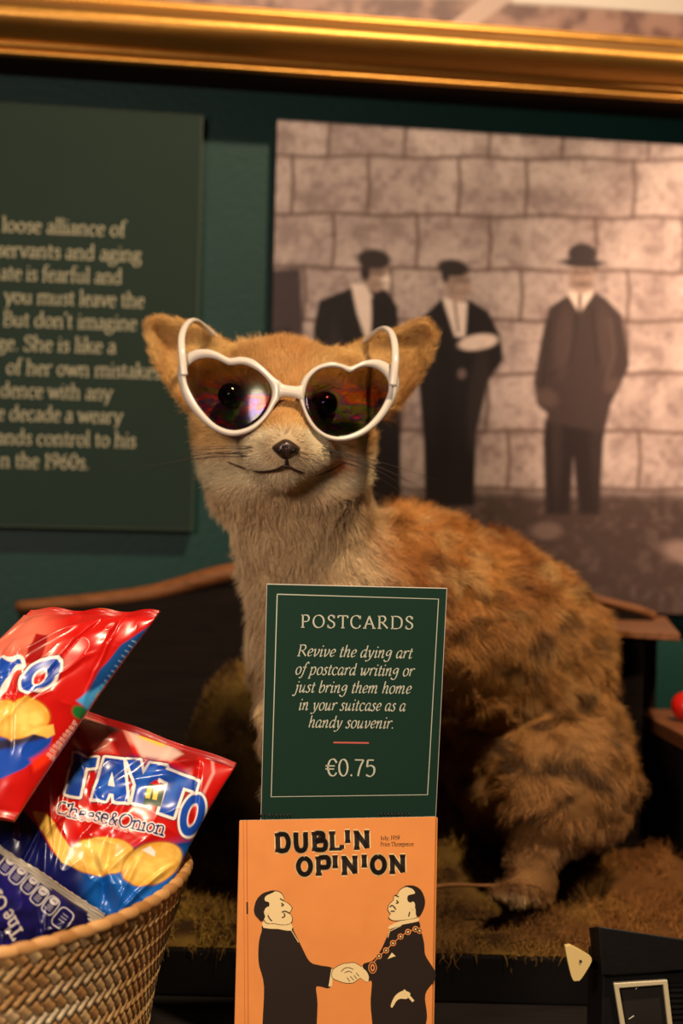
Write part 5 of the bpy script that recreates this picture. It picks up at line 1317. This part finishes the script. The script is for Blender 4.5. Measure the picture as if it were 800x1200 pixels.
# ------------------------------------------------------------------ black device with a cream framed window
dv = thing('vintage_device', 'black boxy vintage device with cream framed window and cream knob, lower right', 'device', P(760, 1300, .80))
m_bk = mat('black_bakelite', srgb(15, 12, 11), 0.5, 0.3, noise=(80, .15, 2), bump=(400, .0002, 2))
m_bk2 = mat('black_ribbed_plastic', srgb(17, 14, 13), 0.5, 0.3)
m_ivory = mat('ivory_plastic', srgb(214, 188, 124), 0.4, 0.4)
m_wfr = mat('cream_window_frame', srgb(196, 182, 146), 0.4, 0.4)
m_glass = mat('dark_window_glass', srgb(40, 36, 33), 0.15, 0.5, noise=(30, .2, 2))
D0 = .790
ex_, ez_ = np.array([1.0, 0, 0]), np.array([0, 0, 1.0]); ey_ = np.array([0, 1.0, 0])
O_ = P(700, 1143, D0)
def dp(px, py, back=0.0):      # a point of the device's front plane, pushed back along its depth
    n = -ey_; return on_plane(px, py, O_, n) + ey_ * back
lid = [dp(699, 1083), dp(905, 1114), dp(905, 1128), dp(703, 1141)]
b = MB(); back_ = [p + ey_ * .025 + np.array([0, 0, -.009 if i < 2 else 0]) for i, p in enumerate(lid)]
fo = [p - ey_ * .004 for p in lid]
b.hexa([back_[3], back_[2], fo[2], fo[3]], [back_[0], back_[1], fo[1], fo[0]]); b.build('lid', [m_bk], dv, bevel=.0022)
bl_ = [dp(706, 1146), dp(905, 1136)]; zc_ = COUNTER
b = MB(); q0 = bl_[0] + ey_ * .002; q1 = bl_[1] + ey_ * .002
lo = [np.array([p[0], p[1], zc_]) for p in (q0, q1, q1 + ey_ * .045, q0 + ey_ * .045)]; tz = float(q0[2]) + .004
hi = [np.array([p[0], p[1], tz]) for p in (q0, q1, q1 + ey_ * .045, q0 + ey_ * .045)]
b.hexa(lo, hi); b.build('body', [m_bk], dv, bevel=.0015)
b = MB(); wf = [dp(718, 1151, .001), dp(781, 1147, .001), dp(790, 1225, .001), dp(731, 1232, .001)]; wi = [dp(724.5, 1157, .001), dp(776, 1153, .001), dp(783.5, 1219, .001), dp(736, 1225, .001)]
v = wf + wi + [p - ey_ * .003 for p in wf] + [p - ey_ * .003 for p in wi]
f = []
for k in range(4):
    k2 = (k + 1) % 4; f += [(8 + k, 8 + k2, 12 + k2, 12 + k), (k, k2, 8 + k2, 8 + k), (4 + k, 12 + k, 12 + k2, 4 + k2), (k, 4 + k, 4 + k2, k2)]
b.add(v, f); wfo = b.build('window_frame', [m_wfr], dv, bevel=.0006)
b = MB(); b.prism([p + ey_ * .0005 for p in wi], ey_ * .001); 
for (xa, ya, xb, yb_) in ((745, 1160, 748, 1156), (737, 1195, 743, 1191), (728, 1189, 730, 1192)):
    p_, q_ = dp(xa, ya, .0012), dp(xb, yb_, .0012); t = (q_ - p_); t /= np.linalg.norm(t); m_ = np.cross(t, ey_) * .0003
    b.add([p_ + m_ - ey_ * .0002, p_ - m_ - ey_ * .0002, q_ - m_ - ey_ * .0002, q_ + m_ - ey_ * .0002], [(0, 1, 2, 3)], 1)
b.build('window_pane', [m_glass, m_spale], wfo)
b = MB()
for k in range(14):
    y = 1153 + k * 6.4; b.prism([dp(785, y, .003), dp(905, y - 3, .003), dp(905, y, .003), dp(785, y + 3, .003)], -ey_ * .003)
b.build('ribbed_panel', [m_bk2], dv)
# triangular cream knob on a short arm
kn = [(662.5, 1113), (664.5, 1109.5), (670, 1109.5), (690.5, 1121), (693, 1125), (691, 1131), (681, 1147), (676, 1149.5), (670, 1146)]
kn = spline(kn, 4, True); kd = dp(676, 1128)[1] - .0
kp = [P(x, y, .786) for x, y in kn]; b = MB(); b.prism(kp, np.array([0, .0045, 0]))
kno = b.build('knob', [m_ivory], dv, bevel=.0012); kno['label'] = 'cream triangular knob'
b = MB(); b.tube([P(680, 1126.5, .7855), P(680, 1126.5, .7862)], .0008, 12); b.build('pin', [m_bk], kno)
b = MB(); b.tube([P(680, 1126, .7905), P(692, 1130, .796), P(712, 1134, .806)], .0022, 10); b.build('arm', [m_bk], dv, smooth=True)
